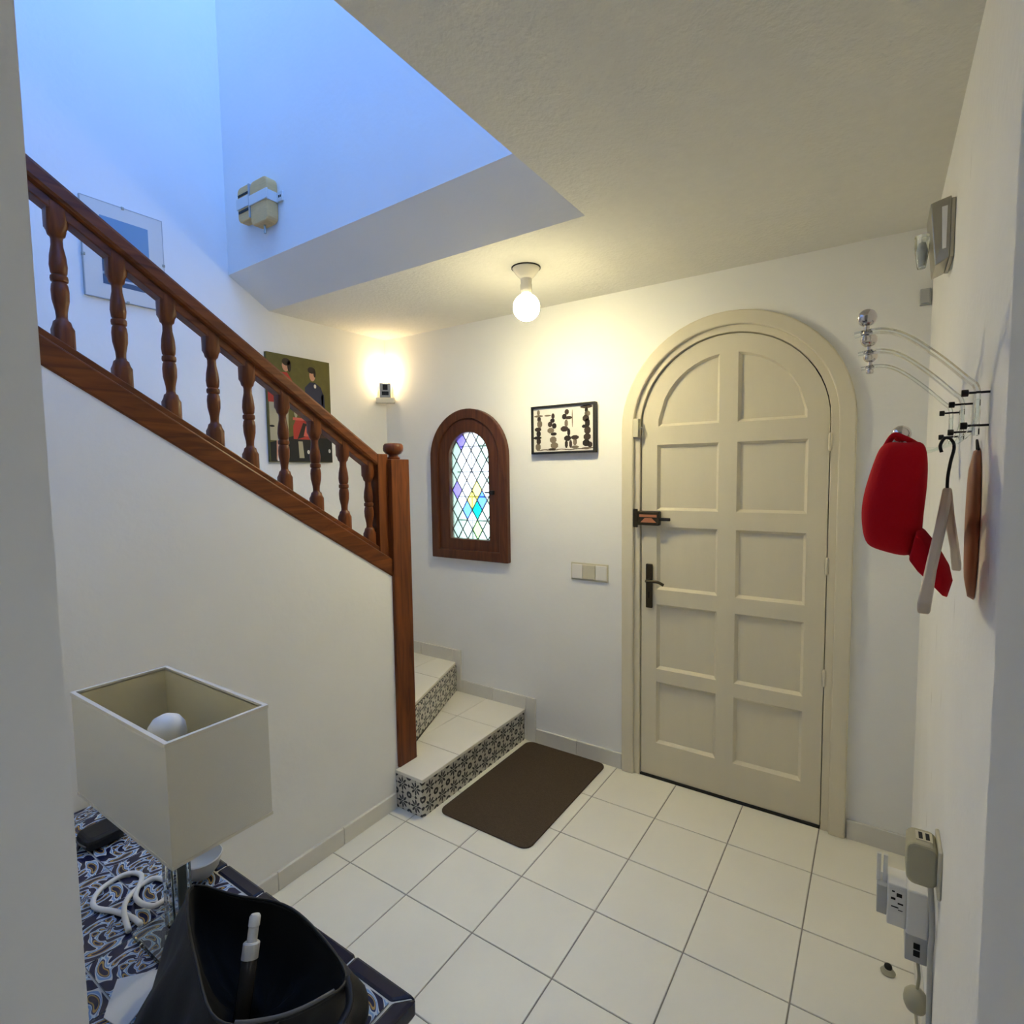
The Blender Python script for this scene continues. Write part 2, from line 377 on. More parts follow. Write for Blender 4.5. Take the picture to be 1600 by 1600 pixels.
def uvbox(o):
    """every face gets the 0-1 square of its own bounding box"""
    me = o.data; u = me.uv_layers.new(name='UVMap')
    for p_ in me.polygons:
        n = p_.normal; ax = max(range(3), key=lambda i: abs(n[i])); ij = [i for i in range(3) if i != ax]
        cs = [me.vertices[v].co for v in p_.vertices]
        lo = [min(c[i] for c in cs) for i in ij]; hi = [max(c[i] for c in cs) for i in ij]
        for li in p_.loop_indices:
            c = me.vertices[me.loops[li].vertex_index].co
            u.data[li].uv = tuple((c[i] - lo[k]) / max(1e-6, hi[k] - lo[k]) for k, i in enumerate(ij))
    return o

# ------------------------------------------------------------------ dimensions
XL, XR, YB, ZC = -1.065, 1.930, 1.284, 2.520      # left wall, right wall, back wall, ceiling
XS = -0.120                                       # face of the wall under the stair rail
YF0, YF1 = -1.330, -1.210                         # front wall the photographer stands in
T = 0.32                                          # floor tile
DCX, DZS = 1.185, 1.815                           # door arch centre
WCX, WZS = -0.3415, 1.704                         # window arch centre

# ------------------------------------------------------------------ floor
fl = struct(box('floor', (-2.2, -4.5, -0.06), (3.2, 1.46, -0.004), M['grout']), 'cream square floor tiles with thin grey grout lines')
tile_meshes = {}
def floor_tile(x0, x1, y0, y1):
    g = 0.0022; k = (round(x1 - x0, 4), round(y1 - y0, 4))
    if k not in tile_meshes:
        hx, hy = (x1 - x0) / 2 - g, (y1 - y0) / 2 - g
        V = [(-hx, -hy, -0.008), (hx, -hy, -0.008), (hx, hy, -0.008), (-hx, hy, -0.008), (-hx, -hy, -0.0012), (hx, -hy, -0.0012), (hx, hy, -0.0012), (-hx, hy, -0.0012)]
        e = 0.0014; V += [(-hx + e, -hy + e, 0), (hx - e, -hy + e, 0), (hx - e, hy - e, 0), (-hx + e, hy - e, 0)]
        F = [(0, 1, 5, 4), (1, 2, 6, 5), (2, 3, 7, 6), (3, 0, 4, 7), (4, 5, 9, 8), (5, 6, 10, 9), (6, 7, 11, 10), (7, 4, 8, 11), (8, 9, 10, 11)]
        o = mk('tile', V, F, M['tile'], fl); tile_meshes[k] = o.data
    else:
        o = bpy.data.objects.new('tile', tile_meshes[k]); COL.objects.link(o); o.parent = fl
    o.location = ((x0 + x1) / 2, (y0 + y1) / 2, random.uniform(-0.0004, 0.0003))
xs = [-0.12] + [T * i for i in range(0, 7)]; ys = [YF0] + [T * j for j in range(-4, 4)] + [YB]
xs[-1] = XR
for i in range(len(xs) - 1):
    for j in range(len(ys) - 1):
        if ys[j + 1] - ys[j] > 0.02: floor_tile(xs[i], xs[i + 1], ys[j], ys[j + 1])

# ------------------------------------------------------------------ walls and ceilings
wb = struct(slab('wall_back', [[(XL - 0.15, -0.05), (XR + 0.15, -0.05), (XR + 0.15, ZC), (XL - 0.15, ZC)], arch(DCX, DZS, 0.46, 0.0)[::-1], arch(WCX, WZS, 0.205, 1.14)[::-1]], 'y', YB, YB + 0.17, M['plaster']), 'white plaster wall around the arched door')
struct(box('wall_left', (XL - 0.15, -3.4, 0), (XL, YB + 0.17, 5.25), M['plaster']), 'tall white wall beside the stairs')
struct(box('wall_right', (XR, YF0, 0), (XR + 0.15, YB + 0.17, ZC), M['scuffed']), 'white wall with the coat hooks')
RS = -0.626                                        # slope of the stair string
def string_z(y): return 1.105 + RS * (y - 0.425)
yt = -1.21
ws = struct(prism('wall_stair', [(yt, 0), (0.398, 0), (0.398, string_z(0.398) + 0.02), (yt, string_z(yt) + 0.02)], 'x', XS - 0.10, XS, M['plaster']), 'white wall below the slanting stair rail')
struct(slab('wall_front', [[(XS, 0), (1.080, 0), (1.080, 2.14), (1.809, 2.14), (1.809, 0), (XR, 0), (XR, ZC), (XS, ZC)]], 'y', YF0, YF1, M['plaster']), 'white doorway edges beside the camera')
struct(slab('ceiling', [[(0.878, YF0), (XR + 0.15, YF0), (XR + 0.15, YB + 0.17), (XL - 0.15, YB + 0.17), (XL - 0.15, 0.430), (0.878, 0.430)]], 'z', ZC, ZC + 0.14, M['ceiling']), 'textured white hall ceiling')
# sloped soffit and the wall above it, in the stairwell
V = []
for x, yy, zz in ((XL, 0.208, 2.652), (0.95, 0.1795, 2.66895)):   # the upper wall runs slightly askew
    V += [(x, 0.430, ZC), (x, yy, zz), (x, yy, 5.25), (x, 0.50, 5.25), (x, 0.50, ZC + 0.01)]
struct(mk('wall_stairwell', V, [(0, 1, 6, 5), (1, 2, 7, 6), (2, 3, 8, 7), (3, 4, 9, 8), (4, 0, 5, 9), (0, 4, 3, 2, 1), (5, 6, 7, 8, 9)], M['plaster']), 'upper stairwell wall on a sloping soffit')
struct(box('wall_stairwell_near', (XL - 0.15, -3.5, 0), (2.35, -3.4, 5.25), M['plaster']))
struct(slab('wall_stairwell_right', [[(-3.4, ZC + 0.14), (0.50, ZC + 0.14), (0.50, 5.25), (-3.4, 5.25)], [(-1.5, 3.3), (-1.5, 4.7), (-0.1, 4.7), (-0.1, 3.3)]], 'x', 2.2, 2.35, M['plaster']))
struct(box('wall_stairwell_step', (0.878, 0.208, ZC + 0.14), (2.35, 0.50, 5.25), M['plaster']))
struct(slab('ceiling_upper', [[(XL - 0.15, -3.5), (2.35, -3.5), (2.35, 0.6), (XL - 0.15, 0.6)], [(-0.75, -1.05), (-0.75, 0.15), (0.75, 0.15), (0.75, -1.05)]], 'z', 5.25, 5.35, M['plaster']))
sky_top = struct(empty('added_skylight', (0.0, -0.45, 5.30)), 'added unseen skylight with blue light filter above the stairwell')  # opening added so cool fill falls down the stairwell
adopt(sky_top, box('pane', (-0.75, -1.05, 5.30), (0.75, 0.15, 5.31), glassmat('skylight_blue_filter', (0.18, 0.40, 0.85, 1))))  # tint added so sky through the opening stays blue
sky_pane = struct(empty('window_2', (2.27, -0.80, 3.3)), 'upper window lighting the stairwell, pane coloured to turn its daylight blue')
adopt(sky_pane, box('pane', (2.27, -1.5, 3.3), (2.28, -0.1, 4.7), glassmat('window_blue_filter', (0.18, 0.40, 0.85, 1))))  # pane colour added to turn the pale sky light blue
struct(box('floor_upper', (0.878, -3.4, ZC + 0.001), (2.2, YF0, ZC + 0.14), M['plaster']))
# room behind the photographer
struct(box('ceiling_rear', (XS, -4.5, ZC - 0.02), (3.2, YF0, ZC), M['rear']))
struct(slab('wall_rear', [[(-2.2, 0), (3.2, 0), (3.2, ZC), (-2.2, ZC)], [(0.50, 0.65), (0.50, 2.25), (1.80, 2.25), (1.80, 0.65)]], 'y', -4.60, -4.50, M['rear']))
struct(box('wall_rear_left', (XS - 0.1, -4.5, 0), (XS, YF0, ZC), M['rear']))
struct(box('wall_rear_right', (3.1, -4.5, 0), (3.2, YF0, ZC), M['rear']))
struct(box('wall_rear_return', (XR, YF0 - 0.001, 0), (3.2, YF1, ZC), M['rear']))

# ------------------------------------------------------------------ skirting tiles
def skirting(name, runs, label):
    r = empty(name, (runs[0][0][0], runs[0][0][1], 0)); struct(r, label)
    for lo, hi in runs: adopt(r, box('tile', lo, hi, M['base_tile'], None, 0.0025))
    return r
skirting('baseboard_back', [((0.128, YB - 0.014, 0), (0.395, YB, 0.085)), ((0.398, YB - 0.014, 0), (0.668, YB, 0.085)), ((1.703, YB - 0.014, 0), (1.929, YB, 0.085))], 'pale tile skirting along the door wall')
skirting('baseboard_stair', [((XS, -1.20 + 0.315 * k, 0), (XS + 0.014, -1.20 + 0.315 * k + 0.312, 0.075)) for k in range(5)], 'pale tile skirting below the stair wall')
skirting('baseboard_steps', [((0.060, YB - 0.014, 0.0), (0.125, YB, 0.268)), ((-0.185, YB - 0.014, 0.186), (0.058, YB, 0.268)), ((-0.437, YB - 0.014, 0.186), (-0.188, YB, 0.268)),
                             ((-0.500, YB - 0.014, 0.186), (-0.439, YB, 0.462)), ((-0.78, YB - 0.014, 0.376), (-0.502, YB, 0.462)), ((-1.06, YB - 0.014, 0.376), (-0.783, YB, 0.462))], 'stepped tile skirting climbing beside the stairs')
skirting('baseboard_right', [((XR - 0.014, 1.24 - 0.315 * (k + 1) + 0.003, 0), (XR, 1.24 - 0.315 * k, 0.085)) for k in range(7)], 'pale tile skirting along the right wall')

# ------------------------------------------------------------------ staircase
st = tag(empty('staircase', (-0.30, 0.9, 0)), 'winding stairs with cream treads and black flowered riser tiles', 'staircase')
SH = 0.19
piv = (-0.224, 0.535)
treads = [
    [(0.062, 0.372), (0.052, YB - 0.002), (-0.487, YB - 0.002), (-0.20, 0.575), (-0.20, 0.525), (-0.112, 0.525), (-0.112, 0.372)],
    [(-0.224, 0.575), (-0.485, YB - 0.002), (XL + 0.002, YB - 0.002), (XL + 0.002, 1.10), piv],
    [piv, (XL + 0.002, 1.10), (XL + 0.002, 0.46), (-0.228, 0.46)],
]
for k in range(7): treads.append([(-0.227, 0.458 - 0.30 * k), (XL + 0.002, 0.458 - 0.30 * k), (XL + 0.002, 0.158 - 0.30 * k), (-0.227, 0.158 - 0.30 * k)])
def ccw(P): return P if sum(P[i][0]*P[(i+1) % len(P)][1] - P[(i+1) % len(P)][0]*P[i][1] for i in range(len(P))) > 0 else P[::-1]
for n, P in enumerate(treads):
    P = ccw(P); zt = SH * (n + 1)
    inner = shrink(P, 0.018) if n == 0 else P
    if n == 0: inner = ccw([(0.046, 0.386), (0.040, YB - 0.002), (-0.487, YB - 0.002), (-0.20, 0.575), (-0.20, 0.525), (-0.118, 0.525), (-0.118, 0.386)])
    adopt(st, slab('step_core', [inner], 'z', 0.0 if n < 3 else zt - 0.36, zt - 0.016, M['grout']))
    cuts_x = [-2, -0.235, 2] if n == 0 else [-2, -0.64, 2]
    cuts_y = [-9, 0.643, 0.985, 9] if n == 0 else ([-9, 1.0, 9] if n == 1 else [-9, 9])
    if n > 2: cuts_x = [-2, -0.77, -0.48, 2]
    for i in range(len(cuts_x) - 1):
        for j in range(len(cuts_y) - 1):
            Q = clip(P, cuts_x[i] + 0.0012, cuts_x[i + 1] - 0.0012, cuts_y[j] + 0.0012, cuts_y[j + 1] - 0.0012)
            if len(Q) > 2 and parea(Q) > 0.001: adopt(st, bevel(slab('tread_tile', [Q], 'z', zt - 0.018, zt, M['tread']), 0.003))
def riser_tiles(a, b, z0, z1, cols, rows, thick=0.007):
    """patterned tiles covering an upright face from a to b"""
    a, b = Vector((a[0], a[1], 0)), Vector((b[0], b[1], 0)); d = (b - a) / cols; nrm = Vector((d.y, -d.x, 0)).normalized(); g = 0.0008
    for i in range(cols):
        for j in range(rows):
            h0 = z0 + (z1 - z0) * j / rows + g; h1 = z0 + (z1 - z0) * (j + 1) / rows - g
            p0 = a + d * i + d.normalized() * g; p1 = a + d * (i + 1) - d.normalized() * g; q0 = p0 + nrm * thick; q1 = p1 + nrm * thick
            V = [(p0.x, p0.y, h0), (p1.x, p1.y, h0), (p1.x, p1.y, h1), (p0.x, p0.y, h1), (q0.x, q0.y, h0), (q1.x, q1.y, h0), (q1.x, q1.y, h1), (q0.x, q0.y, h1)]
            F = [(4, 5, 6, 7), (0, 4, 7, 3), (1, 2, 6, 5), (0, 1, 5, 4), (3, 7, 6, 2), (0, 3, 2, 1)]
            o = mk('riser_tile', V, F, M['riser'])
            u = o.data.uv_layers.new(name='UVMap')
            for p_ in o.data.polygons:
                for li in p_.loop_indices:
                    vi = o.data.loops[li].vertex_index
                    u.data[li].uv = ((1, 0) if vi in (1, 5) else (1, 1) if vi in (2, 6) else (0, 1) if vi in (3, 7) else (0, 0))
            adopt(st, o)
riser_tiles((0.046, 0.386), (0.040, YB - 0.016), 0.0, SH - 0.018, 10, 2)
riser_tiles((-0.118, 0.386), (0.053, 0.386), 0.0, SH - 0.018, 2, 2)
riser_tiles((-0.216, 0.570), (-0.482, YB - 0.016), SH, 2 * SH - 0.018, 9, 2)

# ------------------------------------------------------------------ stair railing
rl = tag(empty('stair_railing', (-0.165, 0.45, 0.19)), 'dark varnished wooden stair railing with turned balusters and bun-topped newel', 'railing')
XRL = -0.168
YR0 = -1.20
def sloped(name, x0, x1, y0, y1, z0f, z1f, m, bev=0.004):
    V = [(x0, y0, z0f(y0)), (x1, y0, z0f(y0)), (x1, y1, z0f(y1)), (x0, y1, z0f(y1)), (x0, y0, z1f(y0)), (x1, y0, z1f(y0)), (x1, y1, z1f(y1)), (x0, y1, z1f(y1))]
    o = mk(name, V, boxvf((0, 0, 0), (1, 1, 1))[1], m); adopt(rl, bevel(o, bev)); return o
sz = string_z
sloped('string_board', XS - 0.105, XS + 0.006, YR0, 0.40, lambda y: sz(y), lambda y: sz(y) + 0.085, M['wood_y'], 0.006)
sloped('base_rail', XRL - 0.034, XRL + 0.034, YR0, 0.40, lambda y: sz(y) + 0.084, lambda y: sz(y) + 0.112, M['wood_y'], 0.004)
def hand_top(y): return 1.685 - 0.6415 * (y - 0.37)
sloped('handrail', XRL - 0.036, XRL + 0.038, YR0, 0.375, lambda y: hand_top(y) - 0.062, hand_top, M['wood_y'], 0.012)
sloped('under_rail', XRL - 0.022, XRL + 0.022, YR0, 0.36, lambda y: hand_top(y) - 0.092, lambda y: hand_top(y) - 0.060, M['wood_y'], 0.003)
ybal = [-1.073, -0.935, -0.797, -0.655, -0.517, -0.378, -0.251, -0.1125, 0.030, 0.171, 0.309]
def baluster(y):
    zb = sz(y) + 0.095; zt = hand_top(y) - 0.07; L = zt - zb
    hb, ht = 0.085, 0.075; s = 0.024
    V, F = [], []
    # square foot and head, turned vase shaft between them: one mesh of rings
    rings = []
    def ring(z, r, sq):
        out = []
        for k in range(16):
            a = 2 * math.pi * k / 16 + math.pi / 16
            c, d = math.cos(a), math.sin(a)
            if sq: q = r / max(abs(c), abs(d)); out.append((XRL + c * q, y + d * q, z))
            else: out.append((XRL + c * r, y + d * r, z))
        return out
    t0, t1 = zb + hb, zt - ht; Lm = t1 - t0
    prof = [(0.0, 0.0205), (0.02, 0.015), (0.05, 0.0135), (0.12, 0.0145), (0.25, 0.0205), (0.36, 0.0215), (0.43, 0.0195), (0.455, 0.0165), (0.47, 0.0205), (0.50, 0.0215), (0.53, 0.0205), (0.545, 0.0165), (0.57, 0.0195), (0.65, 0.0215), (0.76, 0.0195), (0.88, 0.0145), (0.95, 0.014), (0.98, 0.0155), (1.0, 0.0205)]
    rings.append(ring(zb - 0.02, s, True)); rings.append(ring(zb + hb - 0.022, s, True)); rings.append(ring(zb + hb - 0.012, 0.0235, False))
    for t, r in prof: rings.append(ring(t0 + Lm * t, r, False))
    rings.append(ring(zt - ht + 0.012, 0.0235, False)); rings.append(ring(zt - ht + 0.022, s, True)); rings.append(ring(zt + 0.01, s, True))
    for q in rings: V += q
    for i in range(len(rings) - 1):
        for k in range(16):
            k2 = (k + 1) % 16; F.append((i * 16 + k, i * 16 + k2, (i + 1) * 16 + k2, (i + 1) * 16 + k))
    F.append(tuple(range(16))[::-1]); F.append(tuple(range(len(V) - 16, len(V))))
    o = smooth_angle(mk('baluster', V, F, M['wood_z']), 38); adopt(rl, o)
for y in ybal: baluster(y)
adopt(rl, box('newel_post', (-0.215, 0.395, 0.19), (-0.104, 0.512, 1.676), M['wood_z'], None, 0.004))
adopt(rl, box('end_post', (XRL - 0.034, 0.335, sz(0.36) + 0.05), (XRL + 0.040, 0.397, 1.70), M['wood_z'], None, 0.003))
fin = lathe('finial', [(0.030, 1.676), (0.032, 1.684), (0.024, 1.690), (0.023, 1.698), (0.036, 1.703), (0.047, 1.716), (0.049, 1.728), (0.047, 1.742), (0.040, 1.751), (0.020, 1.754), (0.001, 1.755)], M['wood_z'], None, 24, (XRL + 0.01, 0.462, 0))
adopt(rl, fin)

# ------------------------------------------------------------------ front door
dr = struct(empty('door_1', (DCX, YB, 0)), 'cream painted arched door with ten sunken panels')
def D(o): return adopt(dr, o)
D(arch_ring('casing', arch(DCX, DZS, 0.513, 0.0), arch(DCX, DZS, 0.450, 0.0), YB - 0.026, YB + 0.01, M['door'], None, 0.006))
D(arch_ring('jamb', arch(DCX, DZS, 0.462, 0.0), arch(DCX, DZS, 0.420, 0.0), YB - 0.008, YB + 0.12, M['door'], None, 0.003))
D(slab('backing', [arch(DCX, DZS, 0.430, 0.0)], 'y', YB + 0.06, YB + 0.14, M['gap']))
colx = [(0.850, 1.147), (1.229, 1.521)]
rowz = [(0.190, 0.518), (0.585, 0.924), (1.000, 1.322), (1.406, 1.734)]
holes = []
for x0, x1 in colx:
    for z0, z1 in rowz: holes.append([(x0, z0), (x1, z0), (x1, z1), (x0, z1)])
RP = 0.332
def top_panel(x0, x1):
    pts = [(x0, 1.825), (x1, 1.825)]
    N = 10
    for i in range(N + 1):
        x = x1 + (x0 - x1) * i / N
        d = RP * RP - (x - DCX) ** 2
        z = DZS + math.sqrt(max(d, 0.0))
        if z > 1.83: pts.append((x, z))
    return pts
holes.append(top_panel(0.856, 1.147)); holes.append(top_panel(1.229, 1.514))
leaf = arch(DCX, DZS, 0.4155, 0.012)
yl = YB + 0.006
D(slab('leaf', [leaf] + [h[::-1] for h in holes], 'y', yl, yl + 0.040, M['door']))
for h in holes:
    h = ccw(h); n = len(h); cx = sum(p_[0] for p_ in h) / n; cz = sum(p_[1] for p_ in h) / n
    w = max(p_[0] for p_ in h) - min(p_[0] for p_ in h); hh = max(p_[1] for p_ in h) - min(p_[1] for p_ in h)
    x0, x1, z0, z1 = min(p_[0] for p_ in h), max(p_[0] for p_ in h), min(p_[1] for p_ in h), max(p_[1] for p_ in h)
    mx_, mz_ = (x0 + x1) / 2, (z0 + z1) / 2
    ins = [(mx_ + (x - mx_) * (1 - 0.026 / w), mz_ + (z - mz_) * (1 - 0.026 / hh)) for x, z in h]
    V = [(x, yl + 0.001, z) for x, z in h] + [(x, yl + 0.017, z) for x, z in ins]
    D(mk('panel', V, [(i, (i + 1) % n, (i + 1) % n + n, i + n) for i in range(n)] + [tuple(range(n, 2 * n))], M['door']))
# ironmongery
pl = D(box('handle_plate', (0.797, YB - 0.008, 0.902), (0.831, yl, 1.130), M['bronze'], None, 0.004)); pl['label'] = 'dark bronze handle plate'
hd = tube('lever', [(0.814, YB - 0.005, 1.047), (0.814, YB - 0.045, 1.047), (0.835, YB - 0.052, 1.049), (0.875, YB - 0.052, 1.049), (0.905, YB - 0.050, 1.036)], 0.0075, M['bronze']); hd.parent = pl
hd['label'] = 'curved bronze lever'
kh = box('keyhole', (0.810, YB - 0.010, 0.955), (0.818, YB - 0.0075, 0.985), M['gap']); kh.parent = pl
lk = D(box('slide_lock', (0.752, YB - 0.030, 1.330), (0.872, yl, 1.402), M['bronze'], None, 0.005)); lk['label'] = 'dark metal slide lock with copper trim'
def sub(o, par):
    o.parent = par; return o   # the part already sits in world coordinates
sub(box('copper_trim', (0.772, YB - 0.034, 1.372), (0.862, YB - 0.029, 1.385), M['copper']), lk)
sub(prism('copper_plate', [(0.778, 1.345), (0.860, 1.345), (0.835, 1.368), (0.800, 1.368)], 'y', YB - 0.034, YB - 0.029, M['copper']), lk)
sub(box('bolt', (0.870, YB - 0.024, 1.354), (0.926, YB - 0.012, 1.370), M['iron'], None, 0.003), lk)
sub(box('keeper', (0.738, YB - 0.034, 1.318), (0.762, YB - 0.024, 1.412), M['bronze'], None, 0.003), lk)
ct = D(box('alarm_contact', (0.737, YB - 0.034, 1.775), (0.765, YB - 0.004, 1.868), M['creamplastic'], None, 0.003)); ct['label'] = 'small cream alarm contact on the frame'
sub(tube('wire', [(0.764, YB - 0.02, 1.80), (0.778, YB - 0.02, 1.825), (0.784, YB - 0.012, 1.80), (0.775, YB - 0.012, 1.785)], 0.002, M['greyplastic']), ct)
for z in (1.716, 1.184, 0.69):
    D(lathe('hinge', [(0.001, z - 0.040), (0.006, z - 0.036), (0.008, z - 0.03), (0.008, z + 0.03), (0.006, z + 0.036), (0.001, z + 0.040)], M['door'], None, 10, (1.604, YB - 0.006, 0)))
D(box('threshold', (0.768, YB - 0.004, 0.0), (1.602, YB + 0.10, 0.010), M['gap']))

# ------------------------------------------------------------------ stained glass window
wn = struct(empty('window_1', (WCX, YB, 1.065)), 'small arched stained glass window in a dark wooden frame')
def Wn(o): return adopt(wn, o)
Wn(arch_ring('frame', arch(WCX, WZS, 0.2985, 1.065), arch(WCX, WZS, 0.238, 1.125), YB - 0.035, YB + 0.02, M['wood_x'], None, 0.006, True))
Wn(arch_ring('sash', arch(WCX, WZS, 0.242, 1.121), arch(WCX, WZS, 0.155, 1.194), YB - 0.020, YB + 0.03, M['wood_x'], None, 0.007, True))
hn = Wn(box('catch', (-0.170, YB - 0.040, 1.475), (-0.138, YB - 0.020, 1.500), M['iron'], None, 0.003)); hn['label'] = 'black iron window catch'
Wn(box('catch_arm', (-0.205, YB - 0.036, 1.483), (-0.165, YB - 0.026, 1.493), M['iron'], None, 0.002))
out = ccw(arch(WCX, WZS, 0.157, 1.192, 20)); dw, dh = 0.0785, 0.124
gx, gz = -0.456, 1.50
special = {(0, 0): 'purple', (0, 3): 'purple', (1, 1): 'white', (0, 1): 'clear', (1, -1): 'blue', (2, -1): 'teal', (2, 0): 'yellow', (2, 1): 'white', (1, 2): 'white', (2, 2): 'white', (1, 3): 'white', (2, 3): 'white', (1, 0): 'white', (3, 0): 'white', (3, 1): 'white', (2, -2): 'green'}
special_o = {(1, 2): 'purple', (1, -1): 'white', (2, -1): 'yellow', (1, 1): 'white', (2, 1): 'white', (2, 0): 'white', (2, 2): 'white', (2, -2): 'white', (1, -2): 'clear', (3, -1): 'blue', (1, 0): 'white', (0, -2): 'clear'}
yg = YB + 0.012
def pane(cx, cz, kind):
    P = clip_convex([(cx - dw / 2, cz), (cx, cz - dh / 2), (cx + dw / 2, cz), (cx, cz + dh / 2)], out)
    if len(P) < 3 or parea(P) < 1e-5: return
    P = shrink(P, 0.0012)
    Wn(prism('pane', P, 'y', yg, yg + 0.003, GL[kind]))
for i in range(-1, 6):
    for j in range(-4, 5):
        pane(gx + i * dw, gz + j * dh, special.get((i, j), 'clear'))
        pane(gx + (i - 0.5) * dw, gz + (j + 0.5) * dh, special_o.get((i, j), 'clear'))
V, F = [], []
def came_seg(a, b):
    d = Vector((b[0] - a[0], b[1] - a[1])); l = d.length
    if l < 1e-4: return
    n = Vector((-d.y, d.x)) / l * 0.0026
    k = len(V)
    for yy in (yg - 0.0015, yg + 0.0045):
        for p_ in ((a[0] + n.x, a[1] + n.y), (b[0] + n.x, b[1] + n.y), (b[0] - n.x, b[1] - n.y), (a[0] - n.x, a[1] - n.y)): V.append((p_[0], yy, p_[1]))
    F.extend([(k, k+1, k+2, k+3), (k+4, k+7, k+6, k+5), (k, k+4, k+5, k+1), (k+1, k+5, k+6, k+2), (k+2, k+6, k+7, k+3), (k+3, k+7, k+4, k)])
def line_in(cx, cz, sx):
    # long diagonal clipped to the arch
    a = (cx - 1.0 * dw, cz - sx * 1.0 * dh); b = (cx + 9 * dw, cz + sx * 9 * dh); ts = [0.0, 1.0]
    t0, t1 = 0.0, 1.0
    for i in range(len(out)):
        p_, q = out[i], out[(i + 1) % len(out)]
        fa = (q[0]-p_[0])*(a[1]-p_[1]) - (q[1]-p_[1])*(a[0]-p_[0]); fb = (q[0]-p_[0])*(b[1]-p_[1]) - (q[1]-p_[1])*(b[0]-p_[0])
        if fa < 0 and fb < 0: return
        if fa < 0: t0 = max(t0, fa / (fa - fb))
        elif fb < 0: t1 = min(t1, fa / (fa - fb))
    if t1 > t0: came_seg(tuple(a[k] + (b[k] - a[k]) * t0 for k in (0, 1)), tuple(a[k] + (b[k] - a[k]) * t1 for k in (0, 1)))
for j in range(-12, 13):
    line_in(gx - dw / 2, gz + j * dh, 1); line_in(gx - dw / 2, gz + j * dh, -1)
Wn(mk('lead_lattice', V, F, M['lead']))['kind'] = 'stuff'
gr = empty('window_grille', (WCX, YB + 0.10, 1.14)); struct(gr)
tag(gr, 'thin dark iron bars outside the stained glass window', 'grille'); del gr['kind']
for z in (1.297, 1.453, 1.616, 1.781): adopt(gr, lathe('bar', [(0.006, -0.21), (0.006, 0.21)], M['iron'], None, 8, (WCX, YB + 0.135, z), 'x'))
for x in (WCX - 0.1, WCX + 0.1): adopt(gr, lathe('upright', [(0.004, 1.13), (0.004, 1.92)], M['iron'], None, 8, (x, YB + 0.146, 0), 'z'))

# ------------------------------------------------------------------ things on the back wall
def framed(name, label, x0, x1, z0, z1, y, fw_, m, depth):
    r = tag(empty(name, ((x0 + x1) / 2, y, z0)), label, 'picture')
    adopt(r, slab('frame', [[(x0, z0), (x1, z0), (x1, z1), (x0, z1)], [(x0 + fw_, z0 + fw_), (x0 + fw_, z1 - fw_), (x1 - fw_, z1 - fw_), (x1 - fw_, z0 + fw_)]], 'y', y - depth, y, m))
    return r
pc = framed('framed_picture', 'small black framed print of four dark carved figures beside the door', 0.131, 0.526, 1.708, 1.974, YB - 0.001, 0.011, M['black'], 0.032)
adopt(pc, box('paper', (0.141, YB - 0.022, 1.718), (0.516, YB - 0.012, 1.964), M['paper']))
fig_m = [pmat('figure_brown', 58, 45, 38), pmat('figure_grey', 118, 106, 94), pmat('figure_dark', 34, 26, 24)]
V, F, mi = [], [], []
def blob(s, t, rs, rt, mid, n=8):
    x0, z0 = 0.141 + 0.375 * s, 1.718 + 0.246 * t; k = len(V)
    for i in range(n): a = 2 * math.pi * i / n + 0.4; V.append((x0 + 0.375 * rs * 1.35 * math.cos(a), YB - 0.0232, z0 + 0.246 * rt * 1.3 * math.sin(a)))
    F.append(tuple(range(k, k + n))); mi.append(mid)
for f_ in (  # figure 1..4: head, headdress, torso, hips, legs, base
    [(.09, .90, .02, .05, 1), (.09, .82, .06, .02, 1), (.10, .75, .025, .05, 0), (.11, .64, .035, .07, 1), (.08, .52, .045, .04, 0), (.09, .42, .03, .06, 2), (.07, .33, .055, .03, 2), (.09, .25, .03, .06, 0), (.08, .12, .035, .07, 1)],
    [(.34, .80, .022, .05, 0), (.25, .82, .045, .015, 1), (.33, .70, .03, .04, 2), (.29, .62, .03, .05, 0), (.36, .58, .03, .05, 2), (.30, .48, .045, .05, 1), (.35, .40, .04, .03, 2), (.34, .27, .045, .06, 1), (.36, .14, .05, .06, 1), (.32, .06, .05, .02, 0)],
    [(.57, .87, .028, .05, 0), (.53, .77, .03, .05, 2), (.60, .74, .045, .03, 0), (.66, .72, .006, .16, 1), (.56, .62, .022, .07, 1), (.53, .50, .05, .05, 0), (.60, .42, .02, .07, 2), (.58, .29, .045, .05, 2), (.56, .16, .02, .07, 2), (.63, .16, .02, .07, 0), (.70, .30, .05, .04, 0), (.70, .20, .025, .06, 1), (.70, .09, .05, .025, 1)],
    [(.885, .95, .075, .03, 0), (.885, .88, .02, .05, 2), (.90, .80, .035, .05, 1), (.875, .70, .04, .06, 0), (.90, .60, .03, .08, 2), (.85, .53, .03, .03, 2), (.90, .44, .04, .07, 0), (.895, .30, .045, .06, 0), (.88, .17, .045, .06, 2), (.94, .13, .03, .05, 0), (.90, .06, .07, .015, 1)]):
    for b_ in f_: blob(*b_)
for i in range(18): blob(.12 + i * .045, .045 + .01 * math.sin(i), .03, .008, 1)
o = adopt(pc, mk('printed_figures', V, F, fig_m))
for p_, q in zip(o.data.polygons, mi): p_.material_index = q

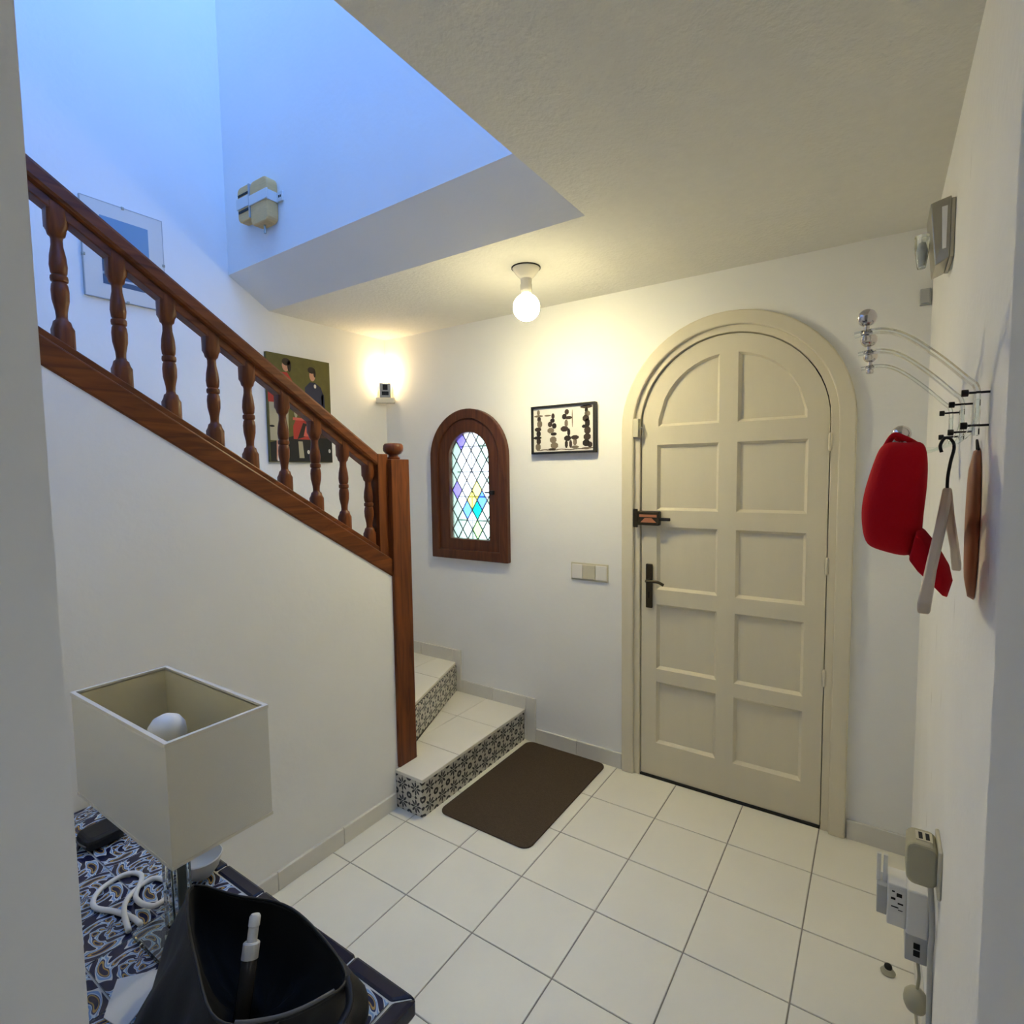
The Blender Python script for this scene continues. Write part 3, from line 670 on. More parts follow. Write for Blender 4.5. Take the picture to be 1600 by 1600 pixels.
sw = tag(empty('light_switch', (0.478, YB, 1.01)), 'white three-gang light switch plate left of the door', 'switch')
adopt(sw, box('plate', (0.366, YB - 0.007, 1.008), (0.589, YB, 1.106), M['creamplastic'], None, 0.003))
for x0, x1 in ((0.374, 0.438), (0.441, 0.513), (0.517, 0.582)):
    adopt(sw, box('rocker', (x0, YB - 0.013, 1.017), (x1, YB - 0.006, 1.097), M['whiteplastic'] if x0 != 0.441 else M['creamplastic'], None, 0.003))
jb = tag(empty('junction_box', (1.91, YB, 2.225)), 'small grey square box high in the right corner', 'junction box')
adopt(jb, box('body', (1.891, YB - 0.018, 2.226), (1.926, YB, 2.288), M['greyplastic'], None, 0.003))
adopt(jb, box('lid', (1.895, YB - 0.022, 2.231), (1.922, YB - 0.017, 2.283), M['greyplastic'], None, 0.002))

# ------------------------------------------------------------------ doormat
def rrect(x0, x1, y0, y1, r, n=6):
    P = []
    for cx, cy, a0 in ((x1 - r, y1 - r, 0), (x0 + r, y1 - r, 90), (x0 + r, y0 + r, 180), (x1 - r, y0 + r, 270)):
        for i in range(n + 1): a = math.radians(a0 + 90 * i / n); P.append((cx + r * math.cos(a), cy + r * math.sin(a)))
    return P
tag(prism('doormat', rrect(0.082, 0.585, 0.452, 1.262, 0.045), 'z', 0.0003, 0.008, M['mat'], None, 0.002), 'brown rectangular doormat lying on the floor before the door', 'doormat')

# ------------------------------------------------------------------ ceiling lamp
cl = tag(empty('ceiling_lamp', (0.440, 0.725, ZC)), 'lit globe bulb in a bare white ceiling holder', 'ceiling lamp')
adopt(cl, lathe('ceiling_rose', [(0.062, ZC - 0.0005), (0.062, ZC - 0.006), (0.058, ZC - 0.012), (0.050, ZC - 0.024), (0.036, ZC - 0.040), (0.026, ZC - 0.050)], M['porcelain'], None, 28, (0.440, 0.725, 0)))
adopt(cl, lathe('rim_gasket', [(0.0655, ZC - 0.0003), (0.0655, ZC - 0.005)], M['iron'], None, 28, (0.440, 0.725, 0)))
adopt(cl, lathe('lamp_holder', [(0.026, ZC - 0.048), (0.024, ZC - 0.070), (0.026, ZC - 0.074), (0.026, ZC - 0.100), (0.022, ZC - 0.112)], M['porcelain'], None, 20, (0.440, 0.725, 0)))
adopt(cl, lathe('bulb', [(max(1e-4, 0.0605 * math.sin(math.pi * i / 16)), 2.347 - 0.0605 * math.cos(math.pi * i / 16)) for i in range(17)], M['warmbulb'], None, 28, (0.440, 0.725, 0)))

# ------------------------------------------------------------------ lit sconce in the far corner
sx_, sy_ = -1.035, 1.248
sl = tag(empty('wall_sconce', (sx_, sy_, 2.06)), 'lit white corner wall sconce above the newel post', 'wall lamp')
def diag(name, w, d0, d1, z0, z1, m, bev=0.0):
    a = Vector((0.7071, -0.7071, 0)); b = Vector((0.7071, 0.7071, 0)); c = Vector((XL, YB, 0)); V = []
    for z in (z0, z1):
        for s, t in ((-w, d0), (w, d0), (w, d1), (-w, d1)): p_ = c + a * t + b * s; V.append((p_.x, p_.y, z))
    o = mk(name, V, boxvf((0, 0, 0), (1, 1, 1))[1], m)
    if bev: bevel(o, bev)
    return adopt(sl, o)
diag('wall_plate', 0.045, 0.052, 0.062, 2.085, 2.235, M['porcelain'], 0.004)
diag('base_cup', 0.062, 0.055, 0.125, 2.085, 2.120, M['porcelain'], 0.006)
diag('front_plate', 0.036, 0.110, 0.118, 2.120, 2.215, M['steel'], 0.002)
diag('plate_recess', 0.022, 0.1175, 0.120, 2.135, 2.160, M['iron'])
diag('plate_slot', 0.016, 0.1175, 0.120, 2.170, 2.205, M['iron'])
bx_, by_ = XL + 0.7071 * 0.085, YB - 0.7071 * 0.085
adopt(sl, lathe('bulb', [(0.018, 2.20), (0.020, 2.225), (0.030, 2.25), (0.040, 2.28), (0.042, 2.30), (0.036, 2.325), (0.020, 2.342), (0.001, 2.346)], M['sconcebulb'], None, 20, (bx_, by_, 0)))

# ------------------------------------------------------------------ pictures on the left wall
def lw(y, z, d): return (XL + d, y, z)
cv = tag(empty('photo_canvas', (XL, 0.59, 1.685)), 'unframed colour photo canvas of a standing and seated group on grass', 'picture')
cy0, cy1, cz0, cz1 = 0.386, 0.803, 1.684, 2.292
adopt(cv, box('canvas', (XL + 0.001, cy0, cz0), (XL + 0.022, cy1, cz1), mat('olive_print', srgb(98, 92, 44), 0.7, var=0.25, vscale=25)))
pm = [pmat('print_skin', 205, 150, 120), pmat('print_hair', 45, 32, 24), pmat('print_red', 178, 52, 40), pmat('print_beige', 176, 168, 140), pmat('print_navy', 34, 40, 66), pmat('print_black', 16, 17, 16), pmat('print_white', 215, 210, 205), pmat('print_brown', 70, 45, 32), pmat('print_coral', 215, 105, 85)]
V, F, mi = [], [], []
def shp(pts, mid, d):
    k = len(V)
    for s, t in pts: V.append((XL + 0.0222 + d * 0.0003, cy0 + (cy1 - cy0) * s, cz0 + (cz1 - cz0) * t))
    F.append(tuple(range(k, k + len(pts)))); mi.append(mid)
def ell(s, t, rs, rt, mid, d, n=12): shp([(s + rs * math.cos(2 * math.pi * i / n), t + rt * math.sin(2 * math.pi * i / n)) for i in range(n)], mid, d)
shp([(0.005, 0.005), (0.995, 0.005), (0.995, 0.24), (0.42, 0.26), (0.005, 0.18)], 5, 1)                       # dark foreground
shp([(0.0, .55), (.14, .55), (.30, .60), (.38, .76), (.30, .84), (.10, .83), (0.0, .78)], 2, 2)                # red top
shp([(0.01, .20), (.15, .20), (.17, .55), (.01, .55)], 3, 2); shp([(.18, .20), (.28, .20), (.30, .57), (.17, .57)], 3, 2)  # trousers
shp([(.09, .02), (.17, .02), (.16, .20), (.10, .20)], 0, 2); shp([(.10, .01), (.19, .01), (.17, .06), (.11, .06)], 6, 3)
ell(.28, .90, .055, .055, 0, 3); ell(.29, .935, .065, .035, 1, 4); ell(.335, .90, .03, .055, 1, 4)
shp([(.58, .52), (.86, .52), (.88, .66), (.84, .74), (.74, .78), (.66, .78), (.57, .72)], 4, 2)                 # navy jacket
ell(.70, .845, .05, .055, 0, 3); ell(.69, .895, .065, .032, 1, 4); ell(.74, .87, .02, .04, 1, 4); ell(.74, .745, .02, .02, 6, 4)
shp([(.84, .50), (.90, .50), (.89, .68), (.84, .66)], 4, 2); ell(.86, .48, .025, .02, 0, 3)
shp([(.36, .22), (.70, .22), (.72, .30), (.60, .42), (.40, .40), (.36, .34)], 2, 2)                             # seated figures
shp([(.36, .40), (.62, .40), (.62, .425), (.36, .425)], 8, 3); ell(.45, .50, .05, .05, 0, 3); ell(.41, .49, .03, .07, 3, 2); ell(.52, .52, .04, .05, 1, 2)
ell(.61, .45, .035, .035, 6, 4); shp([(.42, .22), (.56, .25), (.62, .36), (.52, .38)], 1, 3); shp([(.52, .25), (.70, .25), (.66, .36), (.56, .35)], 8, 4)
shp([(.72, .24), (.96, .24), (.95, .42), (.86, .46), (.76, .40)], 7, 2); ell(.90, .29, .05, .04, 8, 3); ell(.84, .36, .05, .05, 2, 3)
shp([(.44, .04), (.52, .04), (.50, .20), (.43, .20)], 3, 3); ell(.59, .10, .022, .02, 6, 3); ell(.95, .115, .02, .02, 6, 3); ell(.04, .33, .04, .01, 5, 4)
o = adopt(cv, mk('photo_print', V, F, pm))
for p_, q in zip(o.data.polygons, mi): p_.material_index = q

sp_ = tag(empty('seascape_picture', (XL, -0.275, 2.39)), 'clip-framed seascape print with wide white mount behind the handrail', 'picture')
sy0, sy1, sz0, sz1 = -0.428, -0.112, 2.392, 2.802
adopt(sp_, box('mount', (XL + 0.001, sy0, sz0), (XL + 0.012, sy1, sz1), M['paper']))
seam = [pmat('sea_sky', 122, 158, 190), pmat('sea_grey', 150, 165, 178), pmat('sea_deep', 70, 92, 120), pmat('sea_foam', 205, 212, 215), pmat('sea_hull', 48, 60, 105)]
V, F, mi = [], [], []
def sshp(pts, mid, d):
    k = len(V)
    for s, t in pts: V.append((XL + 0.0122 + d * 0.0003, sy0 + 0.066 + 0.19 * s, sz0 + 0.062 + 0.290 * t))
    F.append(tuple(range(k, k + len(pts)))); mi.append(mid)
sshp([(0, 0), (1, 0), (1, 1), (0, 1)], 0, 0); sshp([(0, 0), (1, 0), (1, .40), (.6, .36), (.3, .42), (0, .38)], 2, 1)
sshp([(.1, .30), (.5, .26), (1, .32), (1, .36), (.5, .31), (.1, .34)], 3, 2); sshp([(0, .14), (.4, .18), (1, .15), (1, .2), (.4, .23), (0, .18)], 1, 2)
sshp([(.42, .36), (.95, .38), (.9, .46), (.5, .46)], 4, 3); sshp([(0, .50), (.3, .55), (.6, .52), (.5, .60), (.2, .62), (0, .58)], 1, 1); sshp([(.1, .06), (.6, .08), (.9, .05), (.6, .11), (.2, .10)], 3, 3)
o = adopt(sp_, mk('sea_print', V, F, seam))
for p_, q in zip(o.data.polygons, mi): p_.material_index = q
adopt(sp_, slab('edge_frame', [[(sy0 - 0.003, sz0 - 0.003), (sy1 + 0.003, sz0 - 0.003), (sy1 + 0.003, sz1 + 0.003), (sy0 - 0.003, sz1 + 0.003)], [(sy0, sz0), (sy0, sz1), (sy1, sz1), (sy1, sz0)]], 'x', XL + 0.001, XL + 0.013, M['greyplastic']))
for y, z in ((-0.27, sz1), (-0.27, sz0), (sy0, 2.56), (sy1, 2.60)): adopt(sp_, box('clip', (XL + 0.002, y - 0.006, z - 0.006), (XL + 0.016, y + 0.006, z + 0.006), M['steel'], None, 0.002))

# ------------------------------------------------------------------ wooden chime block on the upper stairwell wall
ch = tag(empty('wall_chime', (-0.70, 0.208, 2.78)), 'pale wooden chime block with white band on the blue-lit stairwell wall', 'chime')
def Ch(o): return adopt(ch, o)
yw = 0.2015
Ch(prism('left_block', rrect(-0.862, -0.748, 2.838, 3.002, 0.026, 4), 'y', yw - 0.046, yw, M['pine'], None, 0.006))
Ch(prism('right_block', rrect(-0.740, -0.600, 2.790, 2.992, 0.030, 4), 'y', yw - 0.056, yw, M['pine'], None, 0.007))
Ch(box('divider', (-0.749, yw - 0.060, 2.835), (-0.740, yw, 2.990), M['greyplastic'], None, 0.002))
Ch(box('white_band', (-0.866, yw - 0.051, 2.900), (-0.749, yw - 0.045, 2.950), M['whiteplastic'], None, 0.002))
Ch(box('white_band', (-0.741, yw - 0.062, 2.885), (-0.594, yw - 0.055, 2.930), M['whiteplastic'], None, 0.002))
Ch(box('band_end', (-0.601, yw - 0.060, 2.880), (-0.594, yw, 2.925), M['whiteplastic'], None, 0.002))
Ch(box('band_tab', (-0.596, yw - 0.010, 2.880), (-0.552, yw, 2.925), M['whiteplastic'], None, 0.003))
Ch(box('slot', (-0.852, yw - 0.0485, 2.957), (-0.765, yw - 0.044, 2.967), M['iron']))
Ch(box('slot', (-0.852, yw - 0.0485, 2.880), (-0.765, yw - 0.044, 2.892), M['iron']))
Ch(lathe('rod', [(0.006, 2.752), (0.006, 2.795)], M['steel'], None, 10, (-0.668, yw - 0.03, 0)))
for x in (-0.578, -0.566): Ch(box('screw', (x - 0.003, yw - 0.012, 2.898), (x + 0.003, yw - 0.009, 2.908), M['iron']))

# ------------------------------------------------------------------ coat hooks on the right wall
def coat_hook(y, label):
    r = tag(empty('coat_hook', (XR, y, 1.64)), label, 'coat hook', 'clear acrylic coat hooks on the right wall')
    # one bent clear strip: hat arm, wall plate, coat arm
    def strip(name, pts, w, t):
        V, F = [], []; P = []
        Q = [Vector((a, 0, b)) for a, b in pts]
        for i in range(len(Q) - 1):
            a, b, c, d = Q[max(i - 1, 0)], Q[i], Q[i + 1], Q[min(i + 2, len(Q) - 1)]
            for s in range(5):
                u = s / 5; P.append(0.5 * ((2 * b) + (c - a) * u + (2 * a - 5 * b + 4 * c - d) * u * u + (3 * b - a - 3 * c + d) * u ** 3))
        P.append(Q[-1])
        for i, p_ in enumerate(P):
            tg = (P[min(i + 1, len(P) - 1)] - P[max(i - 1, 0)]).normalized(); nn = Vector((-tg.z, 0, tg.x))
            for s1, s2 in ((-1, -1), (1, -1), (1, 1), (-1, 1)): q = p_ + nn * t * s2 / 2; V.append((q.x, y + w * s1 / 2, q.z))
        for i in range(len(P) - 1):
            for k in range(4): k2 = (k + 1) % 4; F.append((i*4 + k, i*4 + k2, i*4 + 4 + k2, i*4 + 4 + k))
        F += [(0, 3, 2, 1), tuple(range(len(V) - 4, len(V)))]
        return adopt(r, mk(name, V, F, M['acrylic']))
    strip('hat_arm', [(1.735, 1.847), (1.775, 1.850), (1.812, 1.835), (1.858, 1.795), (1.898, 1.752), (1.912, 1.735), (1.914, 1.700), (1.914, 1.655)], 0.026, 0.006)
    strip('coat_arm', [(1.914, 1.715), (1.912, 1.680), (1.898, 1.652), (1.868, 1.636), (1.835, 1.634), (1.805, 1.640)], 0.022, 0.006)
    for z in (1.727, 1.672):
        adopt(r, lathe('bolt', [(0.0056, -0.0375), (0.0060, -0.035), (0.0060, -0.0285), (0.0020, -0.0275), (0.0020, 0.0)], M['iron'], None, 12, (XR, y, z), 'x'))
    k = lathe('hat_knob', [(0.0045, -0.030), (0.0045, -0.014)] + [(max(1e-4, 0.0155 * math.sin(math.pi * i / 12)), -0.0155 * math.cos(math.pi * i / 12)) for i in range(1, 13)], M['chrome'], None, 18, (1.754, y, 1.876)); adopt(r, k)
    adopt(r, lathe('hat_collar', [(0.009, 1.846), (0.010, 1.849), (0.006, 1.853)], M['chrome'], None, 14, (1.754, y, 0)))
    adopt(r, lathe('hat_nut', [(0.007, 1.834), (0.0085, 1.838), (0.007, 1.844)], M['chrome'], None, 12, (1.754, y, 0)))
    adopt(r, lathe('coat_knob', [(0.0045, -0.026), (0.0045, -0.013)] + [(max(1e-4, 0.015 * math.sin(math.pi * i / 12)), -0.015 * math.cos(math.pi * i / 12)) for i in range(1, 13)], M['chrome'], None, 18, (1.811, y, 1.663)))
coat_hook(-0.200, 'clear acrylic coat hook with chrome knobs holding the red cap, nearest of three')
coat_hook(0.006, 'clear acrylic coat hook with chrome knobs, middle of three in the row')
coat_hook(0.213, 'clear acrylic coat hook with chrome knobs, farthest of three, closest to the door')

# red cap
cp = tag(empty('red_cap', (1.80, -0.215, 1.40)), 'red peaked cap hanging from the nearest coat hook', 'cap')
crown = [(1.781, 1.647), (1.800, 1.650), (1.822, 1.646), (1.846, 1.652), (1.851, 1.610), (1.849, 1.560), (1.845, 1.510), (1.846, 1.478), (1.835, 1.444), (1.808, 1.447), (1.784, 1.454), (1.764, 1.461), (1.755, 1.490), (1.754, 1.533), (1.760, 1.572), (1.770, 1.612)]
V, F = [], []; n = len(crown); mcx, mcz = 1.803, 1.545
lay = [(-0.062, 0.30), (-0.058, 0.62), (-0.046, 0.86), (-0.026, 0.98), (0.0, 1.0), (0.026, 0.98), (0.046, 0.86), (0.058, 0.62), (0.062, 0.30)]
for dy, k in lay:
    for x, z in crown: V.append((mcx + (x - mcx) * k + 0.0015 * math.sin(z * 90 + dy * 60), -0.215 + dy, mcz + (z - mcz) * k))
for i in range(len(lay) - 1):
    for j in range(n): j2 = (j + 1) % n; F.append((i*n + j, i*n + j2, (i + 1)*n + j2, (i + 1)*n + j))
F += [tuple(range(n))[::-1], tuple(range((len(lay) - 1)*n, len(lay)*n))]
o = adopt(cp, mk('crown', V, F, M['red'], None, True)); s_ = o.modifiers.new('sub', 'SUBSURF'); s_.levels = 1; s_.render_levels = 2
brim = [(1.838, 1.500), (1.850, 1.493), (1.868, 1.468), (1.884, 1.436), (1.889, 1.412), (1.882, 1.381), (1.862, 1.404), (1.842, 1.425), (1.828, 1.446)]
V, F = [], []; n = len(brim)
for dy in (-0.075, -0.06, -0.03, 0.0, 0.03, 0.06, 0.075):
    c = (dy / 0.075) ** 2; k = 1 - 0.25 * c * c
    for x, z in brim: V.append((1.842 + (x - 1.842) * k - 0.006 * c, -0.215 + dy, 1.455 + (z - 1.455) * k))
for i in range(6):
    for j in range(n): j2 = (j + 1) % n; F.append((i*n + j, i*n + j2, (i + 1)*n + j2, (i + 1)*n + j))
F += [tuple(range(n))[::-1], tuple(range(6*n, 7*n))]
adopt(cp, bevel(mk('brim', V, F, M['red'], None, True), 0.003))
adopt(cp, tube('strap', [(1.788, -0.215, 1.640), (1.800, -0.220, 1.660), (1.814, -0.222, 1.655), (1.826, -0.218, 1.648), (1.836, -0.215, 1.640)], 0.005, M['red'], None, 8))

# clothes hanger
hg = tag(empty('clothes_hanger', (1.879, -0.20, 1.39)), 'pale wooden clothes hanger with black wire hook in front of the cap', 'hanger')
adopt(hg, tube('hook', [(1.868, -0.215, 1.628), (1.866, -0.214, 1.640), (1.872, -0.209, 1.652), (1.881, -0.203, 1.650), (1.886, -0.199, 1.636), (1.882, -0.200, 1.612), (1.879, -0.20, 1.585), (1.879, -0.20, 1.556)], 0.0026, M['iron'], None, 8))
def harm(name, end, sgn):
    pts = [Vector((1.879, -0.20, 1.556)), Vector((1.879, -0.20, 1.556)).lerp(Vector(end), 0.33) + Vector((0, 0, -0.004)), Vector((1.879, -0.20, 1.556)).lerp(Vector(end), 0.70) + Vector((0, 0, 0.006)), Vector(end)]
    V, F = [], []
    for i, p_ in enumerate(pts):
        h = (0.012, 0.011, 0.010, 0.009)[i]; w = 0.0065 if i < 3 else 0.008
        for a, b in ((-w, -h), (w, -h), (w, h), (-w, h)): V.append((p_.x + a, p_.y, p_.z + b))
    for i in range(3):
        for k in range(4): k2 = (k + 1) % 4; F.append((i*4 + k, i*4 + k2, i*4 + 4 + k2, i*4 + 4 + k))
    F += [(0, 3, 2, 1), (12, 13, 14, 15)]
    adopt(hg, bevel(smooth_angle(mk(name, V, F, M['hanger']), 60), 0.003))
harm('arm', (1.839, -0.430, 1.398), -1); harm('arm', (1.917, 0.018, 1.398), 1)

# unidentified brown oval, built as a raised plaque behind the hanger
pq = tag(empty('wall_patch', (XR, -0.10, 1.36)), 'slim reddish-brown oval plaque flat on the right wall behind the hanger', 'patch')
V, F = [], []; N = 20
for k, dx in ((1.0, -0.001), (0.96, -0.010), (0.75, -0.015)):
    for i in range(N): a = 2*math.pi*i/N; V.append((XR + dx, -0.125 + 0.038 * k * math.cos(a), 1.498 + 0.138 * k * math.sin(a)))
for i in range(2):
    for j in range(N): j2 = (j + 1) % N; F.append((i*N + j, i*N + j2, (i + 1)*N + j2, (i + 1)*N + j))
F += [tuple(range(N))[::-1], tuple(range(2*N, 3*N))]
adopt(pq, mk('board', V, F, M['terracotta'], None, True))
adopt(pq, tube('hanging_loop', [(XR - 0.004, -0.135, 1.632), (XR - 0.006, -0.125, 1.650), (XR - 0.004, -0.115, 1.632)], 0.002, M['iron']))

# unlit sconce high on the right wall
us = tag(empty('unlit_sconce', (XR, 0.58, 2.15)), 'unlit tapered metal and glass sconce high on the right wall', 'wall lamp')
def Us(o): return adopt(us, o)
y0_, y1_ = 0.50, 0.66
Us(box('back_plate', (XR - 0.010, y0_, 2.165), (XR, y1_, 2.318), M['steel'], None, 0.002))
V = [(XR - 0.01, y0_, 2.165), (XR - 0.01, y1_, 2.165), (XR - 0.01, y1_, 2.325), (XR - 0.01, y0_, 2.325), (XR - 0.040, y0_ + 0.012, 2.150), (XR - 0.040, y1_ - 0.012, 2.150), (XR - 0.055, y1_ - 0.004, 2.315), (XR - 0.055, y0_ + 0.004, 2.315)]
Us(bevel(mk('bevelled_shade', V, boxvf((0, 0, 0), (1, 1, 1))[1], M['steel']), 0.003))
Us(mk('glass_strip', [(XR - 0.018, y0_ - 0.001, 2.19), (XR - 0.026, y0_ + 0.002, 2.19), (XR - 0.030, y0_ + 0.002, 2.30), (XR - 0.018, y0_ - 0.001, 2.30), (XR - 0.018, y0_ + 0.004, 2.19), (XR - 0.026, y0_ + 0.007, 2.19), (XR - 0.030, y0_ + 0.007, 2.30), (XR - 0.018, y0_ + 0.004, 2.30)], boxvf((0, 0, 0), (1, 1, 1))[1], M['bulbwhite']))
Us(lathe('glass_cup', [(0.010, 2.175), (0.014, 2.20), (0.018, 2.235), (0.019, 2.265)], M['glass'], None, 16, (XR - 0.066, 0.60, 0)))
Us(lathe('bulb', [(0.006, 2.18), (0.009, 2.20), (0.010, 2.225), (0.006, 2.245), (0.001, 2.248)], M['bulbwhite'], None, 14, (XR - 0.066, 0.60, 0)))

# ------------------------------------------------------------------ sockets and adapters low on the right wall
pg = tag(empty('plug_adapter', (XR, 0.22, 0.57)), 'aged cream plug adapter with dark socket holes low on the right wall', 'plug')
def Pg(o): return adopt(pg, o)
Pg(box('wall_plate', (XR - 0.008, 0.165, 0.575), (XR, 0.275, 0.695), M['creamplastic'], None, 0.003))
Pg(prism('body', rrect(XR - 0.068, XR - 0.006, 0.585, 0.690, 0.018, 4), 'y', 0.185, 0.262, M['oldbeige'], None, 0.006))
Pg(box('socket_face', (XR - 0.050, 0.205, 0.6895), (XR - 0.016, 0.245, 0.6925), M['creamplastic'], None, 0.001))
for x in (XR - 0.040, XR - 0.026): Pg(box('pin_hole', (x - 0.004, 0.210, 0.6905), (x + 0.004, 0.238, 0.6935), M['iron']))
nw = tag(empty('network_adapter', (XR, 0.30, 0.31)), 'white boxy network adapter with two black ports and printed side', 'adapter')
def Nw(o): return adopt(nw, o)
Nw(box('body', (1.871, 0.280, 0.315), (1.917, 0.370, 0.505), M['whiteplastic'], None, 0.004))
Nw(box('stand_off', (1.915, 0.300, 0.360), (XR, 0.350, 0.450), M['whiteplastic'], None, 0.003))
Nw(box('lower_cover', (1.8705, 0.2785, 0.314), (1.9175, 0.290, 0.385), M['greyplastic'], None, 0.002))
for z in (0.340, 0.360): Nw(box('port', (1.888, 0.2765, z - 0.008), (1.902, 0.2795, z + 0.008), M['gap'], None, 0.001))
Nw(box('side_pod', (1.829, 0.290, 0.385), (1.872, 0.365, 0.500), M['whiteplastic'], None, 0.003))
lab = Nw(box('printed_label', (1.834, 0.2885, 0.425), (1.868, 0.2905, 0.492), M['paper'])); lab['label'] = 'white label with small black print'
for (a, b, c, d) in ((0.855, .475, .012, .010), (0.842, .462, .010, .006), (0.858, .452, .012, .004), (0.846, .440, .016, .003), (0.842, .482, .006, .004), (0.858, .434, .010, .002)):
    q = box('print_mark', (1 + a - c/2, 0.2878, b - d/2), (1 + a + c/2, 0.2888, b + d/2), M['gap']); q.parent = lab
Nw(box('clear_end', (1.806, 0.300, 0.400), (1.829, 0.360, 0.480), M['greyplastic'], None, 0.002))
for x in (1.809, 1.824): Nw(box('antenna', (x - 0.005, 0.320, 0.475), (x + 0.005, 0.330, 0.555), M['whiteplastic'], None, 0.002))
rp = tag(empty('round_plug', (XR, 0.33, 0.13)), 'olive-beige rounded plug hanging below the white network adapter', 'plug')
V = []
rpb = lathe('body', [(0.010, -0.030), (0.022, -0.026), (0.027, -0.014), (0.028, 0.0), (0.026, 0.014), (0.017, 0.026), (0.008, 0.032)], M['oldbeige'], None, 18, (1.901, 0.33, 0.172)); adopt(rp, rpb)
adopt(rp, tube('flex', [(1.903, 0.33, 0.20), (1.906, 0.33, 0.24), (1.902, 0.33, 0.28), (1.900, 0.325, 0.318)], 0.004, M['oldbeige']))
adopt(rp, tube('tail', [(1.901, 0.33, 0.145), (1.906, 0.33, 0.08), (1.908, 0.32, 0.02), (1.90, 0.26, 0.006), (1.90, 0.10, 0.005)], 0.004, M['creamplastic']))
cb = tag(tube('wall_cable', [(1.912, 0.215, 0.59), (1.916, 0.215, 0.53), (1.922, 0.235, 0.44), (1.921, 0.25, 0.37), (1.924, 0.26, 0.20), (1.922, 0.20, 0.02), (1.910, 0.08, 0.006)], 0.006, M['greyplastic']), 'grey cable running down the right wall from the plug adapter', 'cable')
ds = tag(empty('door_stop', (1.847, 0.613, 0)), 'small grey rubber door stop on the floor near the right wall', 'door stop')
adopt(ds, lathe('base', [(0.020, 0.0005), (0.021, 0.004), (0.015, 0.012), (0.012, 0.016)], M['oldbeige'], None, 16, (1.847, 0.600, 0)))
adopt(ds, lathe('rubber_tip', [(0.010, 0.015), (0.011, 0.020), (0.010, 0.026), (0.004, 0.030)], M['iron'], None, 14, (1.847, 0.600, 0)))

# ------------------------------------------------------------------ tiled console table
TZ = 0.660
tb = tag(empty('tiled_table', (0.55, -0.98, 0)), 'console table with blue and ochre patterned tile top and navy edge', 'table')
def Tb(o): return adopt(tb, o)
tx0, tx1, ty0, ty1 = -0.095, 1.112, -1.205, -0.746
Tb(box('table_core', (tx0 + 0.006, ty0 + 0.004, TZ - 0.034), (tx1 - 0.006, ty1 - 0.006, TZ - 0.003), M['whitegrout']))
B_ = 0.033; ts = 0.1375
ix1, iy1 = tx1 - B_, ty1 - B_
for i in range(9):
    for j in range(3):
        a1 = ix1 - i * ts - 0.002; a0 = max(tx0 + 0.008, ix1 - (i + 1) * ts + 0.002); b1 = iy1 - j * ts - 0.002; b0 = iy1 - (j + 1) * ts + 0.002
        if a1 - a0 < 0.02: continue
        Tb(uvbox(box('top_tile', (a0, b0, TZ - 0.008), (a1, b1, TZ + random.uniform(-0.0004, 0.0004)), M['majolica'])))
x = tx1 - B_
k = 0
Tb(bevel(prism('edge_tile', [(tx1, ty1), (tx1, ty1 - 0.155), (ix1 + 0.002, ty1 - 0.155), (ix1 + 0.002, iy1 + 0.002)], 'z', TZ - 0.036, TZ + 0.0005, M['navy']), 0.006))
for j in range(2): Tb(box('edge_tile', (ix1 + 0.002, max(ty0, ty1 - 0.157 - 0.155 * (j + 1)), TZ - 0.036), (tx1, ty1 - 0.157 - 0.155 * j - 0.002, TZ + 0.0005), M['navy'], None, 0.006))
x = tx1
Tb(bevel(prism('edge_tile', [(tx1 - 0.001, ty1), (ix1 - 0.001, iy1 + 0.002), (tx1 - 0.160, iy1 + 0.002), (tx1 - 0.160, ty1)], 'z', TZ - 0.036, TZ + 0.0005, M['navy']), 0.006))
for i in range(7):
    a1 = tx1 - 0.162 - 0.155 * i; a0 = max(tx0, a1 - 0.153)
    if a1 - a0 > 0.02: Tb(box('edge_tile', (a0, iy1 + 0.002, TZ - 0.036), (a1, ty1, TZ + 0.0005), M['navy'], None, 0.006))
for lx in (tx0 + 0.02, tx1 - 0.075):
    for ly in (ty0 + 0.02, ty1 - 0.075): Tb(box('leg', (lx, ly, 0.0), (lx + 0.055, ly + 0.055, TZ - 0.034), M['mdf'], None, 0.004))
Tb(box('apron', (tx0 + 0.04, ty1 - 0.065, TZ - 0.10), (tx1 - 0.04, ty1 - 0.045, TZ - 0.034), M['mdf']))

# ------------------------------------------------------------------ table lamp
LX, LY = 0.606, -0.914
tl = tag(empty('table_lamp', (LX, LY, TZ)), 'table lamp with rectangular ivory shade and clear acrylic column', 'lamp')
def Tl(o): return adopt(tl, o)
sx0, sx1, sy0_, sy1_, z0, z1 = 0.402, 0.810, -1.006, -0.823, 0.943, 1.162
w = 0.003
so = [(sx0, sy0_), (sx1, sy0_), (sx1, sy1_), (sx0, sy1_)]; si = [(sx0 + w, sy0_ + w), (sx0 + w, sy1_ - w), (sx1 - w, sy1_ - w), (sx1 - w, sy0_ + w)]
sh = Tl(slab('lamp_shade', [so, si], 'z', z0, z1, M['shade']))
li = [(sx0 + w, sy0_ + w), (sx1 - w, sy0_ + w), (sx1 - w, sy1_ - w), (sx0 + w, sy1_ - w)]; lj = [(sx0 + 2*w, sy0_ + 2*w), (sx0 + 2*w, sy1_ - 2*w), (sx1 - 2*w, sy1_ - 2*w), (sx1 - 2*w, sy0_ + 2*w)]
ln = slab('lining', [li, lj], 'z', z0 + 0.004, z1 - 0.004, M['shade_in']); ln.parent = sh
